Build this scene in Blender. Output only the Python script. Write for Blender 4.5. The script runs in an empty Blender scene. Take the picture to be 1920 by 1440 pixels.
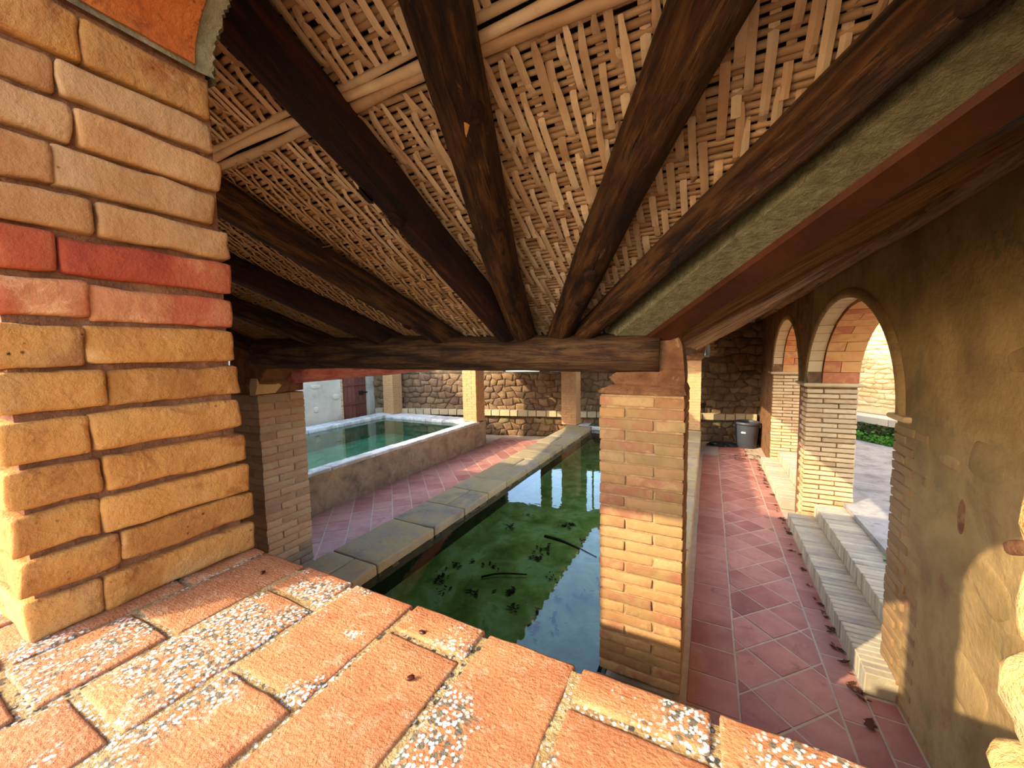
import bpy, bmesh, math, random
from mathutils import Vector, Matrix, Euler, noise
R = random.Random(7)
PI = math.pi
C = bpy.context.scene.collection
SC = bpy.context.scene

# ------------------------------------------------------------------ camera
dy = Vector((370, 63, -720)).normalized()
dz = Vector((-160, 9168, 720)); dz = (dz - dy * dz.dot(dy)).normalized()
dx = dy.cross(dz)
rot = Matrix((dx, dy, dz))            # columns of the camera frame seen from the world
cam_d = bpy.data.cameras.new('camera'); cam = bpy.data.objects.new('camera', cam_d); C.objects.link(cam)
cam_d.sensor_width = 36; cam_d.lens = 13.5; cam_d.clip_start = 0.01; cam_d.clip_end = 300
cam.matrix_world = Matrix.Translation((0, 0, 2.1)) @ rot.to_4x4()
SC.camera = cam

# ------------------------------------------------------------------ light
def rgb(h):
    h = h.lstrip('#'); v = [int(h[i:i+2], 16) / 255 for i in (0, 2, 4)]
    return tuple((c / 12.92 if c <= .04045 else ((c + .055) / 1.055) ** 2.4) for c in v) + (1,)
W = bpy.data.worlds.new('sky'); SC.world = W; W.use_nodes = True
wn = W.node_tree; bg = wn.nodes['Background']
sky = wn.nodes.new('ShaderNodeTexSky'); sky.sky_type = 'NISHITA'; sky.sun_disc = False
sky.sun_elevation = math.radians(27.7); sky.sun_rotation = math.atan2(-.616, -.788); sky.air_density = 1.0; sky.dust_density = 1.5
wn.links.new(sky.outputs[0], bg.inputs[0]); bg.inputs[1].default_value = 0.66
sl = bpy.data.lights.new('sun', 'SUN'); sl.energy = 4.2; sl.color = (1, .86, .62); sl.angle = math.radians(.6)
so = bpy.data.objects.new('sun', sl); C.objects.link(so); so.location = (-6, -8, 8)
so.rotation_euler = Vector((.616, .788, -.525)).to_track_quat('-Z', 'Y').to_euler()
SC.view_settings.view_transform = 'Standard'; SC.view_settings.look = 'None'
SC.view_settings.gamma = 1; SC.view_settings.use_curve_mapping = False; SC.view_settings.exposure = 1.02

# ------------------------------------------------------------------ materials
def mat(name, cols, scale=6, detail=8, rough=.85, bump=.3, bscale=40, stretch=(1, 1, 1), obj=False, rand=0.0,
        specks=None, layers=(), bdist=.01, wave=None, spec=.3, hv=0.0):
    """cols: ramp stops; rand: share of the ramp driven by the object's own random; layers: (colour, noise scale, lo, hi)"""
    m = bpy.data.materials.new(name); m.use_nodes = True; nt = m.node_tree; N = nt.nodes; L = nt.links
    b = N['Principled BSDF']; b.inputs['Roughness'].default_value = rough
    b.inputs['Specular IOR Level'].default_value = spec
    info = N.new('ShaderNodeObjectInfo')
    if obj:
        src = N.new('ShaderNodeTexCoord').outputs['Object']
    else:
        src = N.new('ShaderNodeNewGeometry').outputs['Position']
    mp = N.new('ShaderNodeMapping'); mp.inputs['Scale'].default_value = stretch; L.new(src, mp.inputs['Vector'])
    cmb = N.new('ShaderNodeCombineXYZ'); mul = N.new('ShaderNodeMath'); mul.operation = 'MULTIPLY'; mul.inputs[1].default_value = 37.0
    L.new(info.outputs['Random'], mul.inputs[0]); L.new(mul.outputs[0], cmb.inputs[0]); L.new(mul.outputs[0], cmb.inputs[2])
    L.new(cmb.outputs[0], mp.inputs['Location'])
    V = mp.outputs['Vector']
    def noi(s, d=detail, r=.6, dist=0):
        n = N.new('ShaderNodeTexNoise'); n.inputs['Scale'].default_value = s; n.inputs['Detail'].default_value = d
        n.inputs['Roughness'].default_value = r; n.inputs['Distortion'].default_value = dist; L.new(V, n.inputs['Vector']); return n.outputs['Fac']
    n1 = noi(scale, detail, .62, .4)
    mr = N.new('ShaderNodeMapRange'); mr.inputs[1].default_value = .3; mr.inputs[2].default_value = .7; L.new(n1, mr.inputs[0])
    fac = mr.outputs[0]
    if rand:
        mx = N.new('ShaderNodeMix'); mx.data_type = 'FLOAT'; mx.inputs[0].default_value = rand
        L.new(fac, mx.inputs[2]); L.new(info.outputs['Random'], mx.inputs[3]); fac = mx.outputs[0]
    cr = N.new('ShaderNodeValToRGB'); e = cr.color_ramp.elements
    n = len(cols)
    e[0].position = .0; e[0].color = rgb(cols[0]); e[1].position = 1; e[1].color = rgb(cols[-1])
    for i in range(1, n - 1):
        el = e.new(i / (n - 1)); el.color = rgb(cols[i])
    L.new(fac, cr.inputs[0]); col = cr.outputs[0]
    for (lc, ls, lo, hi) in layers:
        ln = noi(ls, 10, .7, .6)
        r2 = N.new('ShaderNodeMapRange'); r2.inputs[1].default_value = lo; r2.inputs[2].default_value = hi; L.new(ln, r2.inputs[0])
        m2 = N.new('ShaderNodeMix'); m2.data_type = 'RGBA'; L.new(r2.outputs[0], m2.inputs[0]); L.new(col, m2.inputs[6]); m2.inputs[7].default_value = rgb(lc)
        col = m2.outputs[2]
    if specks:
        for (sc_, ss, thr, mscale, mlo, mhi) in specks:
            vo = N.new('ShaderNodeTexVoronoi'); vo.inputs['Scale'].default_value = ss; vo.inputs['Randomness'].default_value = 1; L.new(V, vo.inputs['Vector'])
            lt = N.new('ShaderNodeMapRange'); lt.inputs[1].default_value = thr + .06; lt.inputs[2].default_value = thr - .06
            add = N.new('ShaderNodeMath'); add.operation = 'MULTIPLY_ADD'; L.new(noi(ss * 2.2, 3), add.inputs[0]); add.inputs[1].default_value = .5; L.new(vo.outputs['Distance'], add.inputs[2])
            L.new(add.outputs[0], lt.inputs[0])
            mm = N.new('ShaderNodeMapRange'); mm.inputs[1].default_value = mlo; mm.inputs[2].default_value = mhi; L.new(noi(mscale, 5), mm.inputs[0])
            pr = N.new('ShaderNodeMath'); pr.operation = 'MULTIPLY'; L.new(lt.outputs[0], pr.inputs[0]); L.new(mm.outputs[0], pr.inputs[1])
            m2 = N.new('ShaderNodeMix'); m2.data_type = 'RGBA'; L.new(pr.outputs[0], m2.inputs[0]); L.new(col, m2.inputs[6]); m2.inputs[7].default_value = rgb(sc_)
            col = m2.outputs[2]
    if hv:
        hs = N.new('ShaderNodeHueSaturation'); mv = N.new('ShaderNodeMapRange'); mv.inputs[3].default_value = 1 - hv; mv.inputs[4].default_value = 1 + hv
        fr = N.new('ShaderNodeMath'); fr.operation = 'FRACT'; m7 = N.new('ShaderNodeMath'); m7.operation = 'MULTIPLY'; m7.inputs[1].default_value = 7.31
        L.new(info.outputs['Random'], m7.inputs[0]); L.new(m7.outputs[0], fr.inputs[0]); L.new(fr.outputs[0], mv.inputs[0]); L.new(mv.outputs[0], hs.inputs['Value'])
        L.new(col, hs.inputs['Color']); col = hs.outputs[0]
    L.new(col, b.inputs['Base Color'])
    if bump:
        h = noi(bscale, 8, .65)
        if wave:
            wv = N.new('ShaderNodeTexWave'); wv.bands_direction = wave[0]; wv.inputs['Scale'].default_value = wave[1]; wv.inputs['Distortion'].default_value = 2.5
            wv.inputs['Detail'].default_value = 3; wv.inputs['Detail Scale'].default_value = 1.5
            L.new(V, wv.inputs['Vector'])
            ad = N.new('ShaderNodeMath'); ad.operation = 'MULTIPLY_ADD'; L.new(wv.outputs['Fac'], ad.inputs[0]); ad.inputs[1].default_value = wave[2]; L.new(h, ad.inputs[2]); h = ad.outputs[0]
        h2 = N.new('ShaderNodeMath'); h2.operation = 'MULTIPLY_ADD'; L.new(n1, h2.inputs[0]); h2.inputs[1].default_value = 1.0; L.new(h, h2.inputs[2])
        bp = N.new('ShaderNodeBump'); bp.inputs['Strength'].default_value = bump; bp.inputs['Distance'].default_value = bdist
        L.new(h2.outputs[0], bp.inputs['Height']); L.new(bp.outputs[0], b.inputs['Normal'])
    return m

M = {}
M['pier_brick'] = mat('pier_brick', ['#9a5c2c', '#b07234', '#c08440', '#b8844a', '#a86834'], 7, rand=.3, bump=.75, bscale=50, bdist=.014, layers=[('#84441c', 14, .55, .72), ('#d0a068', 8, .58, .75)], specks=[('#3c1e0e', 75, .36, 9, .45, .65)], hv=.1)
M['tan_brick'] = mat('tan_brick', ['#a06c40', '#b07e4c', '#ba8e60', '#a87446'], 9, rand=.3, bump=.6, bscale=45, bdist=.012, layers=[('#c0a078', 7, .58, .75), ('#9a5a30', 13, .6, .75)], specks=[('#4a2814', 70, .3, 9, .45, .7)], hv=.08)
M['red_brick'] = mat('red_brick', ['#8a3420', '#a04428', '#ac5634', '#bc7a4c', '#983a26'], 8, rand=.3, bump=.6, bscale=50, bdist=.012, layers=[('#d8a070', 8, .6, .7)], specks=[('#5a2014', 60, .22, 9, .45, .7)])
M['arch_brick'] = mat('arch_brick', ['#984818', '#ac5822', '#b8682e'], 14, rand=.3, bump=.7, bscale=60, layers=[('#78340f', 30, .5, .7), ('#cc8a50', 18, .6, .72)], specks=[('#6a2c10', 90, .4, 12, .4, .6)])
M['pillar_brick'] = mat('pillar_brick', ['#965640', '#a87a4e', '#b48a5a', '#a08050', '#a26a4c', '#bc9664', '#948058'], 10, rand=.7, bump=.5, bscale=45, bdist=.01, layers=[('#d4b080', 12, .6, .8)], hv=.12)
M['jamb_brick'] = mat('jamb_brick', ['#a87850', '#c09868', '#c8a878', '#b89060', '#b08a68'], 10, rand=.6, bump=.5, bscale=40, bdist=.01, hv=.12)
M['soffit_brick'] = mat('soffit_brick', ['#b85a30', '#c87840', '#cc9050', '#b0603a', '#b87444'], 8, rand=.6, bump=.3, bscale=40)
M['cream_brick'] = mat('cream_brick', ['#c0a070', '#ccaa78', '#b89468'], 8, rand=.6, bump=.3, bscale=40)
M['mortar'] = mat('mortar', ['#9a7450', '#b08a60', '#c8a478'], 20, bump=.8, bscale=90, bdist=.01)
M['pier_mortar'] = mat('pier_mortar', ['#7a4c34', '#9a6444', '#b88058'], 25, bump=1, bscale=90, bdist=.015)
M['gray_mortar'] = mat('gray_mortar', ['#6a6048', '#8a7c5e', '#a09070'], 25, bump=1, bscale=90, bdist=.012)
M['sill_mortar'] = mat('sill_mortar', ['#a07c48', '#bc9860', '#d0b480'], 40, bump=1, bscale=200, bdist=.015, specks=[('#4a4438', 110, .6, 9, .48, .55), ('#eeeae0', 190, .62, 7, .45, .53)])
M['sill_tile'] = mat('sill_tile', ['#a46038', '#b67044', '#c08050', '#b06c40'], 9, rand=.25, bump=1, bscale=230, bdist=.006, wave=('Y', 75, .04),
                     layers=[('#a4562c', 14, .56, .75), ('#d0a078', 60, .52, .7), ('#7c4a2c', 90, .6, .75)],
                     specks=[('#6a604c', 120, .72, 6, .53, .56), ('#ece8dc', 210, .64, 6, .515, .57), ('#f4f0e6', 90, .3, 3, .42, .6), ('#2c2018', 70, .24, 4, .4, .6)], hv=.06)
M['wood'] = mat('wood', ['#140905', '#2c160a', '#462610', '#64401e', '#1e0e06'], 5, rough=.6, obj=True, stretch=(6, 6, .9), bump=1, bscale=22, bdist=.015, layers=[('#7c5630', 4.5, .58, .7), ('#8a6038', 16, .6, .68), ('#0e0603', 2.2, .52, .66), ('#0a0402', 11, .58, .66)])
M['wood_dark'] = mat('wood_dark', ['#140805', '#2e130a', '#4c200e'], 6, rough=.5, obj=True, stretch=(6, 6, .8), bump=1, bscale=22, bdist=.015, layers=[('#6e3418', 4, .56, .72), ('#0a0403', 2.5, .52, .66)])
M['wood_light'] = mat('wood_light', ['#70492c', '#946a44', '#b0885a', '#604028'], 4, rough=.7, obj=True, stretch=(9, 9, .6), bump=.7, bscale=12, bdist=.012, layers=[('#3a2012', 3, .55, .7)])
M['beam'] = mat('beam', ['#140a06', '#2c180e', '#482c18', '#644426', '#20100a'], 3.5, rough=.7, obj=True, stretch=(7, 7, .8), bump=.7, bscale=12, bdist=.012, layers=[('#6a4e30', 1.6, .54, .64), ('#7a5c3a', 12, .6, .68), ('#0a0503', 9, .56, .66), ('#100804', 2.4, .52, .66)])
M['red_paint'] = mat('red_paint', ['#a04434', '#c06050', '#d08070', '#8a3420'], 5, rough=.6, obj=True, stretch=(3, 3, .8), bump=.3, bscale=16, layers=[('#8a4a24', 2, .55, .7)])
M['chip'] = mat('chip', ['#b87c40', '#d8a058'], 30, bump=.5, bscale=80)
M['knot'] = mat('knot', ['#0e0603', '#2a1208', '#44220e'], 30, obj=True, bump=.5, bscale=60)
M['cane'] = mat('cane', ['#a87e58', '#c49c78', '#dabc9a', '#b88e68'], 5, rough=.55, rand=.5, bump=.25, bscale=50, bdist=.004, layers=[('#8a6038', 14, .62, .8)], hv=.15, stretch=(1, 1, 1))
M['weft'] = mat('weft', ['#8c6240', '#a67c56', '#bc9670', '#946a48'], 8, rough=.6, rand=.4, bump=.25, bscale=60, bdist=.004, layers=[('#80502c', 20, .6, .8)], hv=.12)
M['deck'] = mat('deck', ['#1a0e06', '#2c1a0e'], 6)
M['dull_brick'] = mat('dull_brick', ['#80603c', '#907048', '#866444'], 8, rand=.5, bump=.6, bscale=30, hv=.08)
M['hip_wood'] = mat('hip_wood', ['#34170b', '#44200f', '#512a16'], 8, rough=.5, bump=.3, bscale=30)
M['plank_light'] = mat('plank_light', ['#6e4a2c', '#96704a', '#b08a5c', '#5c3c24'], 4, rough=.7, stretch=(.7, 9, 9), bump=.8, bscale=10, bdist=.012)
M['pillar_pale'] = mat('pillar_pale', ['#a07c66', '#b49070', '#bc9c78', '#a89474', '#ac7c66'], 10, rand=.7, bump=.5, bscale=45, layers=[('#b49a78', 12, .6, .8)], hv=.12)
M['plaster_warm'] = mat('plaster_warm', ['#745c3a', '#8c7044', '#a08252', '#806440'], 2.2, bump=.6, bscale=22, bdist=.02, layers=[('#7c4e38', 2.6, .56, .72), ('#646040', 1.8, .55, .7)])
M['plaster_rough'] = mat('plaster_rough', ['#5a3c24', '#7a5434', '#94683e', '#6c4a30'], 5, bump=1, bscale=18, bdist=.05)
M['plaster_pale'] = mat('plaster_pale', ['#a89c84', '#c0b498', '#ccc0a8'], 2, bump=.25, bscale=18, layers=[('#8a8070', 1.4, .58, .75)])
M['render_grey'] = mat('render_grey', ['#6e5e4c', '#8a765c', '#a08a6c', '#7c6a54'], 4, bump=.5, bscale=25, bdist=.012, layers=[('#b0a088', 3, .6, .75)])
M['rubble'] = mat('rubble', ['#4e3a28', '#6a5036', '#806444', '#5e4632', '#8c7452'], 7, rand=.55, bump=.7, bscale=22, bdist=.02, layers=[('#4e3c28', 9, .6, .75)], hv=.18)
M['rubble_mortar'] = mat('rubble_mortar', ['#4c3c28', '#685238', '#8a7450'], 5, bump=1, bscale=22, bdist=.03)
M['rubble_gold'] = mat('rubble_gold', ['#b88c54', '#d0a468', '#dcb880', '#c08858'], 5, rand=.6, bump=.7, bscale=14, bdist=.02, hv=.12)
M['moss_stone'] = mat('moss_stone', ['#6a6040', '#867850', '#a08c60'], 7, rand=.4, bump=.7, bscale=22, bdist=.02, layers=[('#5c5c2a', 5, .5, .68)])
M['ledge'] = mat('ledge', ['#a08c68', '#b8a47c', '#a89474'], 8, rand=.5, bump=.4, bscale=30, layers=[('#707038', 5, .6, .7)])
M['rim'] = mat('rim', ['#6a5e4e', '#8c7c62', '#a8905f', '#98866c', '#746856'], 4, rand=.5, bump=.5, bscale=30, bdist=.012, layers=[('#a88a50', 5, .58, .7), ('#5a5854', 8, .6, .75)], hv=.12)
M['rim_white'] = mat('rim_white', ['#b0aca0', '#ccc8b8', '#a09c92', '#c0b59c'], 5, rand=.3, bump=.4, bscale=30)
M['tile'] = mat('tile', ['#8a5246', '#9c6456', '#b07a68', '#92584c'], 3.5, rough=.55, rand=.45, bump=.2, bscale=30, bdist=.004, layers=[('#a88878', 6, .58, .75), ('#704840', 4, .6, .75)], hv=.08)
M['grout'] = mat('grout', ['#a89078', '#bca68c'], 12, bump=.3)
M['step_brick'] = mat('step_brick', ['#8e8676', '#a89a80', '#b8a888', '#94887c'], 8, rand=.6, bump=.5, bscale=40, bdist=.01, layers=[('#b89a68', 6, .6, .75)], hv=.12)
M['concrete'] = mat('concrete', ['#6e6a64', '#8c877e', '#a29c90', '#7e7a74'], 3, bump=.6, bscale=18, bdist=.02, layers=[('#585a5c', 7, .58, .7)])
M['ground'] = mat('ground', ['#a08c68', '#b8a47c'], 2, bump=.4)
M['algae'] = mat('algae', ['#4c5c24', '#667638', '#7c8c48', '#94a474', '#566434'], 3, bump=.3, bscale=20, layers=[('#5a7c58', 7, .6, .72)], specks=[('#101408', 14, .26, 2, .48, .6)])
M['pool_wall'] = mat('pool_wall', ['#28301c', '#3c3e24', '#505034'], 5, bump=.4)
M['algae_light'] = mat('algae_light', ['#3c7050', '#4c8a68', '#60a080'], 2, bump=.2)
M['bin'] = mat('bin', ['#33343a', '#3e3f44'], 6, rough=.5, bump=.05, spec=.5)
M['bag'] = mat('bag', ['#141414', '#222222'], 10, rough=.25, bump=.4, bscale=20, spec=.6)
M['white'] = mat('white', ['#e4e4e0', '#f0f0ec'], 10, bump=0)
M['iron'] = mat('iron', ['#141210', '#241c18'], 20, bump=.2, rough=.6)
M['door_wood'] = mat('door_wood', ['#583022', '#70402e', '#845040'], 6, rand=.5, stretch=(6, 6, .8), bump=.4, bscale=10)
M['rtile'] = mat('rtile', ['#8a5038', '#a86a48', '#b88860'], 6, rand=.6, bump=.3)
M['band'] = mat('band', ['#6c6448', '#867c5c', '#989070'], 30, bump=1, bscale=70, bdist=.02)
M['cap'] = mat('cap', ['#5c3a24', '#744a2e', '#8c6040', '#583420'], 7, bump=.8, bscale=30, bdist=.02, layers=[('#b08a60', 12, .6, .7)])
M['stone_gold'] = mat('stone_gold', ['#a88048', '#bc965c', '#c8a878'], 14, bump=1, bscale=30, bdist=.015, layers=[('#a87840', 9, .6, .75)])
M['stone_red'] = mat('stone_red', ['#5e3a26', '#805036', '#8a6440'], 12, bump=1, bscale=40, layers=[('#8c7044', 14, .52, .64)])
M['leaf'] = mat('leaf', ['#2c5010', '#4a7c1c', '#6a9c2c'], 5, rand=.5, bump=0, rough=.6)
M['leaf_dark'] = mat('leaf_dark', ['#1c2c0c', '#2c4010', '#4a4418'], 5, rand=.5, bump=0, rough=.7)
M['twig'] = mat('twig', ['#1a120a', '#2c1e10'], 20, bump=.2)
M['dry_leaf'] = mat('dry_leaf', ['#3c2010', '#6a3a1c'], 20, rand=.6, bump=.2)
M['husk'] = mat('husk', ['#2a100a', '#4a1c10'], 60, bump=.2, rough=.3)
M['house'] = mat('house', ['#d8dad8', '#e8e8e4'], 2, bump=.1)
M['lamp_metal'] = mat('lamp_metal', ['#3c3c3a', '#4c4c48'], 10, bump=0, rough=.4)
M['glass_pale'] = mat('glass_pale', ['#a8a498', '#b8b4a8'], 10, bump=0, rough=.15)

def water(name, tint, fr):
    m = bpy.data.materials.new(name); m.use_nodes = True; nt = m.node_tree; N = nt.nodes; L = nt.links
    N.remove(N['Principled BSDF']); out = N['Material Output']
    tr = N.new('ShaderNodeBsdfTransparent'); tr.inputs[0].default_value = tint
    gl = N.new('ShaderNodeBsdfGlossy'); gl.inputs['Roughness'].default_value = .015; gl.inputs[0].default_value = (1, 1, 1, 1)
    fz = N.new('ShaderNodeFresnel'); fz.inputs[0].default_value = fr
    nz = N.new('ShaderNodeTexNoise'); nz.inputs['Scale'].default_value = 9; nz.inputs['Detail'].default_value = 2
    g = N.new('ShaderNodeNewGeometry'); L.new(g.outputs['Position'], nz.inputs['Vector'])
    bp = N.new('ShaderNodeBump'); bp.inputs['Strength'].default_value = .06; bp.inputs['Distance'].default_value = .01
    L.new(nz.outputs['Fac'], bp.inputs['Height']); L.new(bp.outputs[0], gl.inputs['Normal']); L.new(bp.outputs[0], fz.inputs['Normal'])
    mx = N.new('ShaderNodeMixShader'); L.new(fz.outputs[0], mx.inputs[0]); L.new(tr.outputs[0], mx.inputs[1]); L.new(gl.outputs[0], mx.inputs[2])
    L.new(mx.outputs[0], out.inputs[0]); return m
M['water'] = water('water', (.84, .88, .66, 1), 1.5)
M['water_light'] = water('water_light', (.6, .85, .75, 1), 1.4)

# ------------------------------------------------------------------ builders
def link(name, me, m=None, parent=None, loc=(0, 0, 0), rot=None):
    o = bpy.data.objects.new(name, me); C.objects.link(o); o.location = loc
    if rot is not None: o.rotation_euler = rot
    if m is not None and not me.materials: me.materials.append(M[m])
    if parent is not None: o.parent = parent
    return o
def raw(name, vs, fs, m, parent=None, smooth=False, loc=(0, 0, 0), rot=None):
    me = bpy.data.meshes.new(name); me.from_pydata([tuple(v) for v in vs], [], fs)
    if smooth: me.polygons.foreach_set('use_smooth', [True] * len(me.polygons))
    return link(name, me, m, parent, loc, rot)
def thing(name, label, cat, loc=(0, 0, 0), group=None):
    o = bpy.data.objects.new(name, None); C.objects.link(o); o.location = loc; o.empty_display_size = .1
    o['label'] = label; o['category'] = cat
    if group: o['group'] = group
    return o
def tag(o, label, cat, group=None):
    o['label'] = label; o['category'] = cat
    if group: o['group'] = group
    return o
def struct(o, label=None, cat='wall'):
    o['kind'] = 'structure'; o['category'] = cat
    if label: o['label'] = label
    return o
def boxv(x0, x1, y0, y1, z0, z1):
    vs = [(x, y, z) for z in (z0, z1) for y in (y0, y1) for x in (x0, x1)]
    fs = [(0, 2, 3, 1), (4, 5, 7, 6), (0, 1, 5, 4), (2, 6, 7, 3), (0, 4, 6, 2), (1, 3, 7, 5)]
    return vs, fs
def box(name, b, m, parent=None):
    vs, fs = boxv(*b); return raw(name, vs, fs, m, parent)
def merge(lst):
    V, F = [], []
    for vs, fs in lst:
        n = len(V); V += list(vs); F += [tuple(i + n for i in f) for f in fs]
    return V, F
_bc = {}
def brick_mesh(lx, ly, lz, m, seed=0, cuts=0, amp=.003, bev=.006):
    """weathered brick centred on its own origin"""
    key = (round(lx, 4), round(ly, 4), round(lz, 4), m, seed, cuts)
    if key in _bc: return _bc[key]
    bm = bmesh.new(); bmesh.ops.create_cube(bm, size=1)
    bmesh.ops.scale(bm, vec=(lx, ly, lz), verts=bm.verts)
    if cuts:
        for ax, ln in enumerate((lx, ly, lz)):
            es = [e for e in bm.edges if abs((e.verts[0].co - e.verts[1].co).normalized()[ax]) > .9]
            k = max(0, min(7, int(ln / cuts) - 1))
            if k: bmesh.ops.subdivide_edges(bm, edges=es, cuts=k, use_grid_fill=True)
        sharp = [e for e in bm.edges if len(e.link_faces) == 2 and e.calc_face_angle(0) > 1]
        bmesh.ops.bevel(bm, geom=sharp, offset=min(bev, lz * .3), segments=2, affect='EDGES', profile=.6)
    else:
        bmesh.ops.bevel(bm, geom=bm.edges[:], offset=min(bev, lz * .25), segments=1, affect='EDGES')
    rr = random.Random(seed * 131 + int(lx * 999))
    off = Vector((rr.uniform(0, 50), rr.uniform(0, 50), rr.uniform(0, 50)))
    for v in bm.verts:
        d = noise.noise_vector(v.co * (22 if cuts else 9) + off) * amp + noise.noise_vector(v.co * 70 + off) * amp * .45
        v.co += d
    me = bpy.data.meshes.new('brick'); bm.to_mesh(me); bm.free(); me.materials.append(M[m])
    if cuts: me.polygons.foreach_set('use_smooth', [True] * len(me.polygons))
    _bc[key] = me; return me
def brick(parent, x0, x1, y0, y1, z0, z1, m, name='brick', nv=4, cuts=0, amp=.003, jit=.0015, bev=.006, rz=0):
    me = brick_mesh(x1 - x0, y1 - y0, z1 - z0, m, R.randrange(nv), cuts, amp, bev)
    o = link(name, me, None, parent, ((x0 + x1) / 2 + R.gauss(0, jit), (y0 + y1) / 2 + R.gauss(0, jit), (z0 + z1) / 2 + R.gauss(0, jit * .5)),
             (R.gauss(0, .004), R.gauss(0, .006), rz + R.gauss(0, .006)))
    return o
def hull_stone(name, cx, m, parent, size, seed, pw=.5):
    """rounded irregular stone: subdivided cube pushed to a rough super-ellipsoid"""
    bm = bmesh.new(); bmesh.ops.create_icosphere(bm, subdivisions=3, radius=1)
    off = Vector((seed * 3.1, seed * 1.7, 0))
    for v in bm.verts:
        c = v.co; c = Vector([math.copysign(abs(q) ** pw, q) for q in c])
        c += noise.noise_vector(c * 1.3 + off) * .16 + noise.noise_vector(c * 4 + off) * .05 + noise.noise_vector(c * 11 + off) * .02
        v.co = Vector((c.x * size[0], c.y * size[1], c.z * size[2]))
    me = bpy.data.meshes.new(name); bm.to_mesh(me); bm.free(); me.polygons.foreach_set('use_smooth', [True] * len(me.polygons))
    return link(name, me, m, parent, cx)
def log(name, p0, p1, r0, r1, m, label=None, cat='rafter', group=None, parent=None, sides=16, segs=30, bend=.01, knots=0, seed=1, rough=.06):
    p0 = Vector(p0); p1 = Vector(p1); d = p1 - p0; Ln = d.length; q = d.to_track_quat('Z', 'Y')
    rr = random.Random(seed); off = Vector((seed * 7.7, seed * 3.3, 0)); ph = rr.uniform(0, 6)
    vs, fs = [], []
    for i in range(segs + 1):
        t = i / segs; r = r0 + (r1 - r0) * t
        cx = bend * math.sin(t * PI) * math.cos(ph) + bend * .4 * math.sin(t * 5 + ph); cy = bend * math.sin(t * PI) * math.sin(ph)
        for j in range(sides):
            a = 2 * PI * j / sides
            k = 1 + rough * 1.6 * noise.noise(Vector((math.cos(a) * .8, math.sin(a) * .8, t * Ln * 2.2)) + off) + rough * noise.noise(Vector((math.cos(a) * 3, math.sin(a) * 3, t * Ln * 5)) + off)
            vs.append((cx + r * k * math.cos(a), cy + r * k * math.sin(a), t * Ln))
    for i in range(segs):
        for j in range(sides):
            a = i * sides + j; b = i * sides + (j + 1) % sides; fs.append((a, b, b + sides, a + sides))
    fs.append(tuple(range(sides - 1, -1, -1))); fs.append(tuple(range(segs * sides, (segs + 1) * sides)))
    o = raw(name, vs, fs, m, parent, True, p0, q.to_euler())
    if label: tag(o, label, cat, group)
    for k in range(knots):
        t = rr.uniform(.2, .9); r = r0 + (r1 - r0) * t
        # knots sit on the side turned down towards the basin
        dn = q.inverted() @ Vector((rr.uniform(-.5, .5), -.6, -1)); a = math.atan2(dn.y, dn.x) + rr.uniform(-.5, .5)
        kv, kf = [], []; S = 12; pos = Vector((r * 1.0 * math.cos(a), r * 1.0 * math.sin(a), t * Ln)); nrm = Vector((math.cos(a), math.sin(a), 0)); tt = Vector((0, 0, 1)); bb = nrm.cross(tt)
        for ri, (rad, h) in enumerate(((.026, -.006), (.018, .006), (.011, .002), (.004, .005))):
            for s in range(S):
                th = 2 * PI * s / S; kv.append(pos + tt * rad * 1.35 * math.cos(th) + bb * rad * math.sin(th) + nrm * h)
        for ri in range(3):
            for s in range(S): kf.append((ri * S + s, ri * S + (s + 1) % S, (ri + 1) * S + (s + 1) % S, (ri + 1) * S + s))
        kf.append(tuple(range(3 * S, 4 * S)))
        raw('knot', kv, kf, 'knot', o, True)
    return o
def prism(name, poly, z0, z1, m, parent, inset=.0, smooth=False):
    n = len(poly); cx = sum(p[0] for p in poly) / n; cy = sum(p[1] for p in poly) / n
    top = [(cx + (p[0] - cx) * (1 - inset), cy + (p[1] - cy) * (1 - inset)) for p in poly]
    vs = [(p[0] - cx, p[1] - cy, 0) for p in poly] + [(p[0] - cx, p[1] - cy, (z1 - z0) * .75) for p in poly] + [(p[0] - cx, p[1] - cy, z1 - z0) for p in top]
    fs = [tuple(range(n - 1, -1, -1)), tuple(range(2 * n, 3 * n))]
    for k in (0, n):
        for i in range(n): fs.append((k + i, k + (i + 1) % n, k + n + (i + 1) % n, k + n + i))
    return raw(name, vs, fs, m, parent, False, (cx, cy, z0))
def clip(poly, x0, x1, y0, y1):
    for ax, lim, sg in ((0, x0, 1), (0, x1, -1), (1, y0, 1), (1, y1, -1)):
        out = []
        for i in range(len(poly)):
            a = poly[i]; b = poly[(i + 1) % len(poly)]; ia = sg * (a[ax] - lim) >= 0; ib = sg * (b[ax] - lim) >= 0
            if ia: out.append(a)
            if ia != ib:
                t = (lim - a[ax]) / (b[ax] - a[ax]); out.append((a[0] + (b[0] - a[0]) * t, a[1] + (b[1] - a[1]) * t))
        poly = out
        if len(poly) < 3: return []
    return poly
def area(p): return abs(sum(p[i][0] * p[(i + 1) % len(p)][1] - p[(i + 1) % len(p)][0] * p[i][1] for i in range(len(p)))) / 2
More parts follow.
